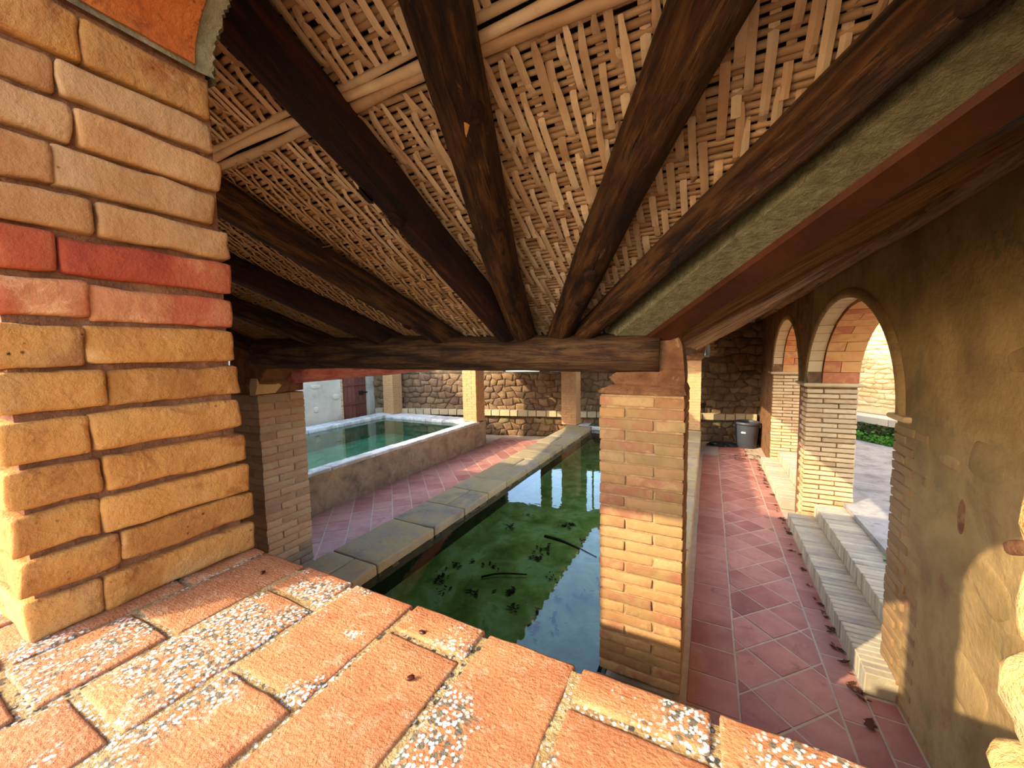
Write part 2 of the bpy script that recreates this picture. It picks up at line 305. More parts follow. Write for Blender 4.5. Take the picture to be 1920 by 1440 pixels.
def arch_wall(name, axis, a0, a1, c0, c1, ztop, zlow, m, step=.05):
    """wall running along `axis` from a0 to a1, between c0 and c1 across; zlow(a) gives its lower edge, None = down to the floor"""
    ys = []; a = a0
    brk = sorted(set(zlow['breaks'] + [a0, a1])); seq = []
    for i in range(len(brk) - 1):
        n = max(1, int((brk[i + 1] - brk[i]) / step)); seq.append([brk[i] + (brk[i + 1] - brk[i]) * k / n for k in range(n + 1)])
    vs, fs = [], []
    P = (lambda a, c, z: (c, a, z)) if axis == 'y' else (lambda a, c, z: (a, c, z))
    for sg in seq:
        mid = (sg[0] + sg[-1]) / 2; n0 = len(vs)
        for a in sg:
            zl = zlow['f'](a, mid); zt = ztop(a) if callable(ztop) else ztop
            vs += [P(a, c0, zl), P(a, c1, zl), P(a, c1, zt), P(a, c0, zt)]
        for k in range(len(sg) - 1):
            b = n0 + 4 * k
            for q in range(4): fs.append((b + q, b + (q + 1) % 4, b + 4 + (q + 1) % 4, b + 4 + q))
        fs.append((n0, n0 + 3, n0 + 2, n0 + 1)); e = n0 + 4 * (len(sg) - 1); fs.append((e, e + 1, e + 2, e + 3))
    return raw(name, vs, fs, m)

# ================================================================== SETTING: floors
floor = struct(box('floor', (-9, 1.5, .38, 10.6, -.12, -.003), 'grout'), 'red tiled floor of the two aisles', 'floor')
TS = .262; dg = TS / 2 ** .5
def diag_tiles(x0, x1, y0, y1, org, gap=.012):
    i0 = int((x0 - org[0]) / dg) - 2; n = 0
    for i in range(i0, int((x1 - org[0]) / dg) + 3):
        for j in range(int((y0 - org[1]) / dg) - 2, int((y1 - org[1]) / dg) + 3):
            if (i + j) % 2: continue
            cx, cy = org[0] + i * dg, org[1] + j * dg; h = dg - gap * .7
            p = clip([(cx - h, cy), (cx, cy - h), (cx + h, cy), (cx, cy + h)], x0, x1, y0, y1)
            if p and area(p) > .002:
                prism('floor_tile', p, -.012, R.uniform(-.002, .002), 'tile', floor, .02)
def row_tiles(x0, x1, y0, y1, ln):
    y = y0
    while y < y1 - .05:
        e = min(y + ln, y1); prism('floor_tile', [(x0, y), (x1, y), (x1, e - .01), (x0, e - .01)], -.012, R.uniform(-.002, .002), 'tile', floor, .02); y = e
WB = lambda x: 8.5 + .2525 * (x + 5.2)        # the back wall's face
row_tiles(-.08, .195, 1.3, 8.6, .27)
row_tiles(.725, .875, 1.3, 8.6, .27); row_tiles(.885, 1.02, .6, 2.89, .27); row_tiles(.207, .713, 8.8, 9.6, .27)
diag_tiles(.207, .713, 1.6, 8.78, (.46, 1.9))
diag_tiles(-4.64, -2.81, 2.28, 8.4, (-3.7, 2.0)); diag_tiles(-8.2, -2.81, .45, 1.83, (-3.7, 2.0))

# ================================================================== outer wall in front (camera stands outside it)
Y0, Y1 = .125, .375; ZS = 1.76
acx, ar, asp, ah = -.27, .45, 2.55, .19
def zl_front(a, mid):
    if -.735 < mid < .215: return asp + (ah + .03) * math.sqrt(max(0, 1 - ((a - acx) / .48) ** 2))
    if -1.8 < mid < -.885: return 2.47
    return ZS - .05
wall_front = struct(arch_wall('wall_front', 'x', -8.6, 1.6, Y0 + .012, Y1 - .012, 3.32, dict(breaks=[-1.8, -.885, -.735, .215], f=zl_front), 'pier_mortar', .03), 'outer brick wall with arched openings', 'wall')
def sill_layer(): return box('parapet', (-8.6, 1.6, Y0 - .1, Y1 - .01, -.1, ZS - .045), 'mortar', wall_front)
sill_layer()
# left pier of our opening: thin core inset behind its bricks
rows = [(1.762, 1.809), (1.818, 1.862), (1.867, 1.916), (1.923, 1.971), (1.979, 2.029), (2.040, 2.087), (2.093, 2.145), (2.154, 2.201), (2.210, 2.257), (2.264, 2.308), (2.316, 2.366), (2.373, 2.422), (2.430, 2.473), (2.480, 2.537)]
for i, (z0, z1) in enumerate(rows):
    m = 'red_brick' if i in (7, 8) else ('tan_brick' if i in (9, 10, 11, 12) else 'pier_brick')
    sp = .195 + R.uniform(-.012, .012) + (.012 if i % 2 else -.008)
    pr = R.uniform(-.003, .003)
    brick(wall_front, -.90, -.72 + pr, Y0 - .006 + R.uniform(-.005, .003), sp, z0, z1, m, cuts=.016, amp=.004, nv=99, bev=.006)
    brick(wall_front, -.90, -.72 + pr + R.uniform(-.002, .002), sp + .001, Y1 + R.uniform(-.005, .004) - (.012 if i > 9 else 0) + (.01 if i < 3 else 0), z0, z1, m, cuts=.016, amp=.004, nv=99, bev=.006)
box('mortar_core', (-.89, -.733, Y0 + .006, Y1 - .010, ZS, 2.55), 'pier_mortar', wall_front)
# arch above: soffit bricks with wide grey joints
def apt(t, k=0): return Vector((acx + (ar + k) * math.cos(t), 0, asp + (ah + k) * math.sin(t)))
L_ = [0]
for q in range(1, 401): L_.append(L_[-1] + (apt(PI - PI * q / 400) - apt(PI - PI * (q - 1) / 400)).length)
def aat(l): return PI - PI * min(range(401), key=lambda q: abs(L_[q] - l)) / 400
l = .008
while l < L_[-1] - .04:
    e = min(l + .118, L_[-1] - .004); P4 = []
    for k in range(7):
        t = aat(l + (e - l) * k / 6); P4.append((apt(t, R.uniform(-.001, .001)), apt(t, .05)))
    vs, fs = [], []; ya, yb = Y0 - .005, Y1 - .032; ym = [ya + (yb - ya) * q / 10 for q in range(11)]
    for (pa, pb) in P4:
        for y in ym:
            d = noise.noise(Vector((pa.x * 40, y * 40, pa.z * 40))) * .0022; vs.append((pa.x, y + R.uniform(-.0006, .0006), pa.z + d))
    n0 = len(vs)
    for (pa, pb) in P4:
        for y in (ya, yb): vs.append((pb.x, y, pb.z))
    for a in range(6):
        for b in range(10): q = a * 11 + b; fs.append((q, q + 1, q + 12, q + 11))
        fs.append((a * 11 + 10, n0 + 2 * a + 1, n0 + 2 * a + 3, a * 11 + 21)); fs.append((a * 11, a * 11 + 11, n0 + 2 * a + 2, n0 + 2 * a))
    fs.append(tuple([b for b in range(10, -1, -1)] + [n0, n0 + 1])); fs.append(tuple([66 + b for b in range(11)] + [n0 + 13, n0 + 12]))
    raw('brick', vs, fs, 'arch_brick', wall_front); l = e + .011
vs, fs = [], []
for k in range(201):
    t = PI - PI * k / 200; jr = .0016 * noise.noise(Vector((k * .21, 3, 0))) + R.uniform(-.0006, .0006); jy = R.uniform(-.003, .003)
    for (dr, y) in ((.004, Y0), (.004, Y1 - .03), (-.001 + jr, Y1 - .008 + jy), (.012, Y1 + jy), (.05, Y1 - .002)):
        p = apt(t, dr); vs.append((p.x, y, p.z))
for k in range(200):
    for q in range(4): b = 5 * k + q; fs.append((b, b + 1, b + 6, b + 5))
raw('arch_mortar_joint', vs, fs, 'gray_mortar', wall_front)
# sill tiles
bnd = [-1.02, -.905, -.805, -.69, -.58, -.467, -.35, -.235, -.118, .013, .13, .25, .365]
crs = {3: [.205, .09], 4: [.318, .12], 5: [.211, .1], 6: [.333, .14], 7: [.2, .06], 8: [.334, .15], 9: [.26, .12]}
for i in range(len(bnd) - 1):
    cuts_ = [Y1 + R.uniform(.003, .009)] + crs.get(i, [.25 + R.uniform(-.05, .05), .1]) + [Y0 - .12]
    for j in range(len(cuts_) - 1):
        g = .0042
        brick(wall_front, bnd[i] + g, bnd[i + 1] - g, cuts_[j + 1] + g, cuts_[j] - (g if j else 0), ZS - .034, ZS + R.uniform(-.001, .002), 'sill_tile', name='sill_tile', cuts=.018, amp=.0016, nv=99, jit=.0006, bev=.0035)
box('sill_mortar', (-1.05, .4, Y0 - .11, Y1 - .002, ZS - .05, ZS - .0022), 'sill_mortar', wall_front)
# right jamb: rough sunlit stones
for i, (x, z, hx, hz) in enumerate([(.181, 1.80, .06, .035), (.184, 1.868, .06, .036), (.187, 1.932, .05, .03), (.184, 1.985, .06, .034), (.196, 2.035, .05, .018), (.187, 2.09, .06, .042), (.192, 2.18, .06, .05), (.193, 2.28, .06, .055), (.195, 2.39, .06, .06)]):
    for (yc, hy) in ((.335, .045), (.23, .07)):
        hull_stone('stone', (x + hx * .93 - .006, yc, z), 'stone_gold', wall_front, (hx * .9, hy, hz), i * 2 + 3 + int(yc * 10), .45)

# ================================================================== right wall with pointed arches
XW, XO = 1.03, 1.48
SPZ = 1.69
OPN = [(3.13, 5.55, .82), (5.97, 8.22, .83)]
def zl_r(a, mid):
    for (s, e, h) in OPN:
        if s < mid < e:
            c = (s + e) / 2; w = (e - s) / 2 + .035; return SPZ + (h + .04) * math.sqrt(max(0, 1 - ((a - c) / w) ** 2))
    return -.1
wall_right = struct(arch_wall('wall_right', 'y', .38, 10.4, XW, XO, 2.9, dict(breaks=[3.13, 5.55, 5.97, 8.22], f=zl_r), 'plaster_warm', .06), 'ochre plastered wall pierced by two brick arches', 'wall')
wall_right.data.materials.append(M['plaster_rough'])
for p in wall_right.data.polygons:
    if p.center.y > 5.4: p.material_index = 1
RH = .0565
def jamb(y, s=-1, n=30, xs=(XW, XO)):
    """brick face of an arch jamb at y"""
    for i in range(n):
        z0 = i * RH + .004
        if z0 + RH > SPZ: break
        cut = xs[0] + (.29 if i % 2 else .15); e = .012
        ys = sorted((y + s * e, y - s * .07))
        brick(wall_right, xs[0] - .008, cut - .006, ys[0], ys[1], z0, z0 + RH - .012, 'jamb_brick', jit=.002)
        brick(wall_right, cut + .004, xs[1] + .008, ys[0], ys[1], z0, z0 + RH - .012, 'jamb_brick', jit=.002)
jamb(5.55); jamb(8.22)
for i in range(29):   # narrow brick ends on the aisle side of the middle pier and the near jamb
    z0 = i * RH + .004
    brick(wall_right, XW - .012, XW + .05, 5.62, 5.62 + (.12 if i % 2 else .2), z0, z0 + RH - .014, 'jamb_brick', jit=.002)
    l = .14 if i % 2 else .24
    brick(wall_right, XW - .01, XW + .06, 3.135 - l, 3.145, z0, z0 + RH - .008, 'dull_brick', cuts=.05, amp=.004, jit=.002)
    if not i % 2: brick(wall_right, XW - .002, XW + .06, 3.12 - l - .13, 3.125 - l, z0, z0 + RH - .008, 'dull_brick', jit=.002)
# arch rings
for (s, e, h) in OPN:
    c = (s + e) / 2; w = (e - s) / 2; nb = 24
    def pt(t, k=0): return (c + (w + k) * math.cos(t), SPZ + (h + k) * math.sin(t))
    # equal arc lengths along the half ellipse
    T = [0]; acc = [0]
    for q in range(1, 401):
        t = PI * q / 400; a = pt(PI * (q - 1) / 400); b = pt(t); acc.append(acc[-1] + math.dist(a, b)); T.append(t)
    def at(l):
        for q in range(401):
            if acc[q] >= l: return T[q]
        return PI
    for (xa, xb, k0, mt) in ((XW - .006, XW + .125, .018, 'cream_brick'), (XW + .135, XO + .01, -.004, 'soffit_brick')):
        for b in range(nb):
            t0 = at(acc[-1] * b / nb + .004); t1 = at(acc[-1] * (b + 1) / nb - .004)
            segs = [(xa, xb)]
            if mt == 'soffit_brick' and b % 2: segs = [(xa, xa + .15), (xa + .156, xb)]
            for (x0, x1) in segs:
                q = [pt(t0, k0), pt(t1, k0), pt(t1, k0 + .07), pt(t0, k0 + .07)]; jz = R.uniform(-.003, .003)
                vs = [(x0, y, z + jz) for y, z in q] + [(x1, y, z + jz) for y, z in q]
                raw('brick', vs, [(0, 1, 2, 3), (7, 6, 5, 4), (0, 4, 5, 1), (1, 5, 6, 2), (2, 6, 7, 3), (3, 7, 4, 0)], mt, wall_right)
    vs, fs = [], []          # plaster rib round the arch on the aisle side
    for q in range(49):
        t = PI * q / 48
        for (k, x) in ((.022, XW + .002), (.022, XW - .02), (.05, XW - .03), (.085, XW - .02), (.1, XW + .002)):
            y, z = pt(t, k); vs.append((x, y, z))
    for q in range(48):
        for r_ in range(4): b = q * 5 + r_; fs.append((b, b + 1, b + 6, b + 5))
    raw('arch_rib', vs, fs, 'plaster_warm', wall_right, True)
# impost mouldings
def impost(x0, x1, y0, y1, z=SPZ):
    prof = [(.0, -.035), (.012, -.03), (.03, -.02), (.035, -.005), (.028, .008), (.0, .012)]
    vs, fs = [], []
    for (o_, h_) in prof: vs += [(x0 - o_, y0 - o_, z + h_), (x1 + o_, y0 - o_, z + h_), (x1 + o_, y1 + o_, z + h_), (x0 - o_, y1 + o_, z + h_)]
    for k in range(len(prof) - 1):
        for q in range(4): fs.append((4 * k + q, 4 * k + (q + 1) % 4, 4 * k + 4 + (q + 1) % 4, 4 * k + 4 + q))
    fs += [(3, 2, 1, 0), tuple(4 * (len(prof) - 1) + q for q in range(4))]
    raw('impost', vs, fs, 'cream_brick', wall_right)
impost(XW - .01, XO + .01, 5.54, 5.98); impost(XW - .01, XO + .01, 8.21, 8.6); impost(XW - .005, XO, 2.98, 3.14)
# field stones showing through the plaster beside the opening
for i, (y, z, w_, h_, mt) in enumerate([(2.28, 1.62, .13, .09, 'plaster_warm'), (2.05, 1.36, .11, .03, 'stone_red'), (2.42, 1.33, .03, .085, 'stone_red'), (2.2, 1.12, .14, .1, 'plaster_warm'), (2.0, .95, .12, .1, 'plaster_warm'),
                                         (2.3, .62, .16, .12, 'plaster_warm'), (1.95, 1.62, .1, .08, 'plaster_rough'), (2.1, 2.05, .11, .05, 'plaster_warm'), (2.55, 1.55, .09, .035, 'plaster_warm')]):
    o = hull_stone('stone', (XW + .012, y, z), mt, wall_right, (.02, w_, h_), i + 20, .7); o.rotation_euler = (R.uniform(-.5, .5), 0, 0)

# ================================================================== back wall (runs askew), left wall
back = bpy.data.objects.new('wall_back', None)
UB = Vector((1, .2525, 0)).normalized(); NB = Vector((.2525, -1, 0)).normalized()     # along, and towards the aisles
OB = Vector((-8.6, WB(-8.6), 0))
def BX(x): return (x + 8.6) / UB.x
def bpt(s, z, d=0): return OB + UB * s + Vector((0, 0, z)) + NB * d
def bbox(s0, s1, z0, z1, d0, d1):
    P = [bpt(s, z, d) for z in (z0, z1) for d in (d0, d1) for s in (s0, s1)]
    return [tuple(p) for p in P], [(0, 1, 3, 2), (4, 6, 7, 5), (0, 4, 5, 1), (2, 3, 7, 6), (0, 2, 6, 4), (1, 5, 7, 3)]
SE = BX(1.2)
solid = [bbox(0, SE, -.1, 1.635, -.35, -.02), bbox(BX(-1.0), BX(-.5), 1.6, 2.6, -.35, -.02), bbox(BX(-.5), BX(.01), 1.6, 1.97, -.35, -.02), bbox(BX(-.5), BX(.01), 2.52, 3.0, -.35, -.02), bbox(BX(.01), SE, 1.6, 3.0, -.35, -.02),
         bbox(0, BX(-4.7), 1.6, 2.9, -.35, -.02), bbox(BX(-1), SE, 2.6, 3.0, -.35, -.02)]
for (a, b) in ((-3.78, -3.53), (-2.84, -2.66), (-3.26, -2.84), (-2.53, -2.49)): solid.append(bbox(BX(a), BX(b), 1.6, 2.75, -.3, -.05))
V_, F_ = merge(solid)
wall_back = struct(raw('wall_back', V_, F_, 'rubble_mortar'), 'dark rubble stone wall closing the far end', 'wall')
def rubble(parent, fn, s0, s1, z0, z1, cw, ch, dep, mt, limit=9999, keep=None, mt2=None):
    rows = int(round((z1 - z0) / ch)); cols = int(round((s1 - s0) / cw)); rr = random.Random(int(s0 * 7 + rows))
    def P(r, c):   # lattice of half-cells, shared by neighbouring stones
        q = random.Random(r * 7919 + c * 31 + rows); return (s0 + (c / 2 + (q.random() - .5) * .56) * cw, z0 + (r + (q.random() - .5) * .6) * ch)
    n = 0
    for r in range(rows):
        for c in range(cols):
            o = r % 2
            hexa = [P(r, 2 * c + o), P(r, 2 * c + 1 + o), P(r, 2 * c + 2 + o), P(r + 1, 2 * c + 2 + o), P(r + 1, 2 * c + 1 + o), P(r + 1, 2 * c + o)]
            cx = sum(p[0] for p in hexa) / 6; cz = sum(p[1] for p in hexa) / 6
            if keep and not keep(cx, cz): continue
            dd = dep * rr.uniform(.5, 1.2); vs = []
            for k, (sc, d) in enumerate(((.98, -.03), (.9, dd * .55), (.68, dd))):
                for p in hexa: vs.append(tuple(fn(cx + (p[0] - cx) * sc, cz + (p[1] - cz) * sc, d)))
            fs = [tuple(range(12, 18))]
            for k in (0, 6):
                for i in range(6): fs.append((k + i, k + (i + 1) % 6, k + 6 + (i + 1) % 6, k + 6 + i))
            low = mt2 and .3 < cz < .66 and rr.random() < .6
            raw('stone', vs, fs, mt2 if low else mt, parent, True); n += 1
    return n
rubble(wall_back, lambda s, z, d: bpt(s, z, d - .02), .3, SE - .05, 0, 1.6, .24, .16, .035, 'rubble', mt2='moss_stone', keep=lambda s, z: not (.5 < z < .66) and s > BX(-8.3))
rubble(wall_back, lambda s, z, d: bpt(s, z, d - .02), BX(.06), SE - .02, 1.6, 2.9, .3, .19, .03, 'rubble')
s = BX(-8.2)
while s < SE - .3:      # row of squared blocks capping the lower thicker part of the wall
    w_ = R.uniform(.2, .27); vs, fs = bbox(s, s + w_ - .02, .53, .67 + R.uniform(-.006, .006), -.02, .12 + R.uniform(-.012, .012)); raw('ledge_block', vs, fs, 'ledge', wall_back); s += w_
win = struct(raw('window_1', *bbox(BX(-.5), BX(.01), 1.95, 1.985, -.36, .0), 'plaster_pale'), 'small opening high in the back wall', 'window')
raw('window_frame', *merge([bbox(BX(-.02), BX(.012), 1.985, 2.52, -.3, -.26), bbox(BX(-.5), BX(-.48), 1.985, 2.52, -.3, -.26), bbox(BX(-.12), BX(-.1), 1.985, 2.52, -.3, -.27)]), 'white', win)
for i in range(8):      # brick edge of that opening
    vs, fs = bbox(BX(.012), BX(.012) + (.14 if i % 2 else .09), 1.98 + i * .066, 2.035 + i * .066, -.05, .006); raw('brick', vs, fs, 'pillar_brick', wall_back)

wl = merge([boxv(-8.65, -8.3, .38, 6.7, -.1, 3.1), boxv(-8.65, -8.3, 7.55, 8.2, -.1, 3.1), boxv(-8.65, -8.3, 6.7, 7.55, 1.95, 3.1)])
wall_left = struct(raw('wall_left', wl[0], wl[1], 'plaster_pale'), 'pale plastered wall behind the left basin', 'wall')
for (y, z, w_, h_) in ((6.5, 1.1, .1, .07), (5.95, 1.4, .12, .05), (5.93, .85, .07, .07)):
    hull_stone('stone', (-8.3, y, z), 'plaster_pale', wall_left, (.02, w_, h_), int(y * 9), .7)
for i in range(26): brick(wall_left, -8.33, -8.29, 6.64, 6.7, i * .075, i * .075 + .06, 'jamb_brick')
door = struct(box('door_1', (-8.46, -8.43, 6.7, 7.55, 0, 1.95), 'door_wood'), 'reddish brown plank door in the left wall', 'door')
for i in range(7): box('plank', (-8.44, -8.41, 6.705 + i * .12, 6.705 + i * .12 + .112, .01, 1.94), 'door_wood', door)
for z in (.35, .83, 1.33, 1.75): box('batten', (-8.415, -8.385, 6.72, 7.5, z, z + .07), 'door_wood', door)
box('lock_plate', (-8.405, -8.38, 7.3, 7.42, 1.07, 1.17), 'iron', door); box('door_bolt', (-8.38, -8.36, 7.38, 7.62, 1.11, 1.14), 'iron', door)

# ================================================================== pillars
def pillar(x0, x1, y0, y1, z0, z1, pitch, label, mt='pillar_brick', detail=True, mort='mortar'):
    t = thing('brick_pillar', label, 'pillar', ((x0 + x1) / 2, (y0 + y1) / 2, z0), 'brick pillars round the basins')
    cx, cy = (x0 + x1) / 2, (y0 + y1) / 2; wx, wy = x1 - x0, y1 - y0; g = .009
    n = int((z1 - z0) / pitch); hx = (wx - 2 * g) / 3; hy = (wy - 2 * g) / 3; acc_ = []
    core = box('mortar_core', (-wx / 2 + .006, wx / 2 - .006, -wy / 2 + .006, wy / 2 - .006, 0, n * pitch), mort, t)
    for i in range(n):
        za = i * pitch; zb = za + pitch - g
        X0, X1, Y0_, Y1_ = -wx / 2, wx / 2, -wy / 2, wy / 2
        if i % 2: bl = [(X0, X1 - hx - g, Y0_, Y0_ + hy), (X1 - hx, X1, Y0_, Y1_ - hy - g), (X0 + hx + g, X1, Y1_ - hy, Y1_), (X0, X0 + hx, Y0_ + hy + g, Y1_)]
        else: bl = [(X0 + hx + g, X1, Y0_, Y0_ + hy), (X1 - hx, X1, Y0_ + hy + g, Y1_), (X0, X1 - hx - g, Y1_ - hy, Y1_), (X0, X0 + hx, Y0_, Y1_ - hy - g)]
        for (a, b, c, d) in bl:
            if detail: brick(t, a, b, c, d, za, zb, mt, cuts=.06, amp=.0028, jit=.0012, nv=5, bev=.005)
            else: acc_.append((a, b, c, d, za, zb))
    if acc_:
        V2, F2 = merge([boxv(a + R.uniform(-.003, .003), b + R.uniform(-.003, .003), c + R.uniform(-.003, .003), d + R.uniform(-.003, .003), e, f) for a, b, c, d, e, f in acc_])
        o = raw('brickwork', V2, F2, mt, t); o['kind'] = 'stuff'
    return t
pc = pillar(-.472, -.09, 1.85, 2.23, .48, 1.905, .0545, 'big sunlit brick pillar in the middle, standing at the near end of the pool')
pl = pillar(-3.76, -3.32, 1.85, 2.26, 0, 1.8, .064, 'shaded brick pillar just right of the near brick pier', 'pillar_pale')
def rect_stack(name, secs, m, parent, n=.004):
    """secs: (x0,x1,y0,y1,z) rings lofted upwards"""
    vs, fs = [], []; K = 5
    for (x0, x1, y0, y1, z) in secs:
        ring = [(x0 + (x1 - x0) * k / K, y0) for k in range(K)] + [(x1, y0 + (y1 - y0) * k / K) for k in range(K)] + [(x1 - (x1 - x0) * k / K, y1) for k in range(K)] + [(x0, y1 - (y1 - y0) * k / K) for k in range(K)]
        for (x, y) in ring:
            d = noise.noise_vector(Vector((x, y, z)) * 9) * n; vs.append((x + d.x, y + d.y, z + d.z))
    S = 4 * K
    for i in range(len(secs) - 1):
        for k in range(S): fs.append((i * S + k, i * S + (k + 1) % S, (i + 1) * S + (k + 1) % S, (i + 1) * S + k))
    fs += [tuple(range(S - 1, -1, -1)), tuple(range((len(secs) - 1) * S, len(secs) * S))]
    return raw(name, vs, fs, m, parent)
def rel(t, secs): x, y, z = t.location; return [(a - x, b - x, c - y, d - y, e - z) for a, b, c, d, e in secs]
rect_stack('pillar_cap', rel(pc, [(-.478, -.085, 1.845, 2.235, 1.9), (-.475, -.09, 1.85, 2.23, 1.915), (-.42, -.1, 1.87, 2.2, 1.94)]), 'cap', pc, .006)
rect_stack('corbel', rel(pc, [(-.37, -.1, 1.87, 2.18, 1.932), (-.40, -.098, 1.86, 2.18, 1.95), (-.425, -.098, 1.86, 2.18, 1.975), (-.38, -.1, 1.86, 2.18, 2.01), (-.33, -.102, 1.87, 2.18, 2.03)]), 'cap', pc, .008)
rect_stack('post_block', rel(pc, [(-.27, -.1, 1.86, 2.17, 2.02), (-.245, -.102, 1.86, 2.17, 2.05), (-.235, -.11, 1.86, 2.15, 2.12), (-.23, -.135, 1.87, 2.14, 2.2)]), 'cap', pc, .008)
rect_stack('pillar_cap', rel(pl, [(-3.76, -3.32, 1.85, 2.26, 1.8), (-3.75, -3.3, 1.86, 2.25, 1.9), (-3.74, -3.2, 1.87, 2.24, 1.99), (-3.72, -3.16, 1.88, 2.2, 2.2), (-3.7, -3.15, 1.9, 2.2, 2.26)]), 'cap', pl, .02)
rect_stack('plaster_patch', rel(pl, [(-3.4, -3.318, 1.84, 2.0, 1.8), (-3.4, -3.3, 1.84, 2.05, 1.87), (-3.4, -3.32, 1.85, 1.95, 1.93)]), 'jamb_brick', pl, .012)
pillar(-5.03, -4.67, 7.3, 7.66, .57, 1.95, .058, 'brightly sunlit brick pillar at the far corner of the left basin', detail=False)
pillar(-7.72, -7.38, 7.5, 7.84, .57, 2.3, .058, 'pale brick pillar beside the plank door, behind the left basin', detail=False)
pillar(-2.98, -2.63, 8.24, 8.58, .48, 2.0, .058, 'shaded brick pillar at the far left corner of the pool', detail=False)
pf = pillar(-.47, -.135, 8.6, 8.95, .48, 2.0, .058, 'sunlit brick pillar at the far right corner of the pool, behind the big one', detail=False)
rect_stack('pillar_cap', rel(pf, [(-.5, -.1, 8.5, 8.95, 1.93), (-.55, -.08, 8.45, 8.97, 2.05), (-.55, -.07, 8.45, 8.97, 2.2), (-.5, -.1, 8.5, 8.95, 2.28)]), 'cap', pf, .02)

# ================================================================== basins
ZW = .4
def basin_box(x0, x1, y0, y1, zb): return [(x0, x1, y0, y1, zb)]
pool = thing('wash_pool', 'long stone rimmed pool of green water in the middle', 'pool', (-1.4, 4.8, 0))
def lp(b, o): x, y, z = o.location; return (b[0] - x, b[1] - x, b[2] - y, b[3] - y, b[4] - z, b[5] - z)
PX0, PX1, PY0, PY1 = -2.29, -.48, 1.25, 8.2
for b in ((-2.78, PX0, 1.0, 8.6, -.1, .4), (PX1 + .02, -.125, 1.0, 8.95, -.1, .4), (PX0, PX1 + .02, 1.0, PY0, -.1, .4), (PX0, PX1 + .02, PY1, 8.6, -.1, .4)):
    box('pool_side', lp(b, pool), 'render_grey', pool)
for b in ((PX0 - .005, PX0 + .02, PY0, PY1, -.0, .4), (PX1 - .02, PX1 + .025, PY0, PY1, .0, .4), (PX0, PX1, PY1 - .02, PY1 + .01, 0, .4), (PX0, PX1, PY0 - .01, PY0 + .02, 0, .4)):
    box('inner_lining', lp(b, pool), 'pool_wall', pool)
box('pool_bed', lp((PX0, PX1, PY0, PY1, -.1, .12), pool), 'algae', pool)
rect_stack('bed_fillet', [(a + 1.4, b + 1.4, c - 4.8, d - 4.8, e) for a, b, c, d, e in [(PX0, PX0 + .12, PY0, PY1, .1), (PX0, PX0 + .05, PY0, PY1, .2)]], 'algae', pool, .0)
y = 1.0; k = 0
def slab(x0, x1, y0, y1, z0, z1, m, parent, name='rim_stone'):
    x, yy, z = parent.location
    me_b = brick_mesh(x1 - x0, y1 - y0, z1 - z0, m, R.randrange(50), .09, .006, .014)
    return link(name, me_b, None, parent, ((x0 + x1) / 2 - x, (y0 + y1) / 2 - yy, (z0 + z1) / 2 - z + R.uniform(-.003, .003)), (0, R.uniform(-.006, .006), R.uniform(-.008, .008)))
while y < 8.1:
    ln = R.choice((.5, .62, .7, .45)); e = min(y + ln, 8.24)
    if k % 3 == 1: slab(-2.79, -2.52, y, e - .008, .36, .48, 'rim', pool); slab(-2.51, -2.27, y, e - .008, .36, .478, 'rim', pool)
    else: slab(-2.79, -2.27, y, e - .008, .36, .48, 'rim', pool)
    y = e; k += 1
y = 2.26
while y < 8.5:
    e = min(y + R.uniform(.45, .7), 8.58); slab(PX1 - .0, -.115, y, e - .008, .36, .475, 'rim', pool); y = e
slab(PX1, -.115, 1.0, 1.83, .36, .475, 'rim', pool)
for (a, b) in ((-2.6, -2.0), (-1.99, -1.75)): slab(a, b - .008, 8.24, 8.6, .36, .475, 'rim_white', pool)
for (a, b) in ((-1.55, -1.0), (-.99, -.5)): slab(a, b - .008, 8.24, 8.6, .36, .475, 'rim_white', pool)
slab(-1.75, -1.55, 8.3, 8.6, .36, .44, 'rim', pool)     # dip in the far rim where the water spills in
for x in (-2.5,): slab(-2.35, -2.1, 8.26, 8.5, .44, .5, 'pool_wall', pool, 'spout_block')
vs = [(PX0, PY0), (PX1, PY0), (PX1, PY1), (PX0, PY1)]
raw('water', [(a - pool.location.x, b - pool.location.y, ZW) for a, b in vs], [(0, 1, 2, 3)], 'water', pool)

b1 = thing('wash_basin', 'raised wash basin with plastered side wall and pale rim at the left', 'basin', (-6.1, 5.0, 0))
BX0, BX1, BY0, BY1 = -7.5, -4.83, 2.3, 7.3; BZ = .57
for b in ((BX1, -4.65, BY0 - .2, BY1 + .36, -.1, BZ - .03), (BX0 - .4, BX0, BY0 - .2, BY1 + .5, -.1, BZ - .08), (BX0, BX1, BY0 - .2, BY0, -.1, BZ - .08), (BX0, BX1, BY1, BY1 + .5, -.1, BZ - .08)):
    box('basin_wall', lp(b, b1), 'render_grey', b1)
box('basin_bed', lp((BX0, BX1, BY0, BY1, -.1, .1), b1), 'algae_light', b1)
for b in ((BX0 - .01, BX0 + .02, BY0, BY1, .1, .48), (BX1 - .02, BX1 + .01, BY0, BY1, .1, .5), (BX0, BX1, BY1 - .02, BY1 + .01, .1, .48)): box('inner_lining', lp(b, b1), 'algae_light', b1)
y = BY0 - .2
while y < BY1:
    e = min(y + R.uniform(.5, .8), BY1 + .36); slab(BX1 - .02, -4.64, y, e - .006, BZ - .05, BZ + .004, 'rim_white', b1); y = e
y = BY0 - .2
while y < BY1 + .4:
    e = min(y + R.uniform(.5, .8), BY1 + .5); slab(BX0 - .42, BX0 + .02, y, e - .008, BZ - .09, BZ, 'rim_white', b1); y = e
x = BX0 + .03
while x < BX1 - .1:
    e = min(x + R.uniform(.5, .8), BX1 - .03); slab(x, e - .01, BY1 - .02, BY1 + .5, BZ - .1, BZ - .01, 'rim_white', b1); x = e
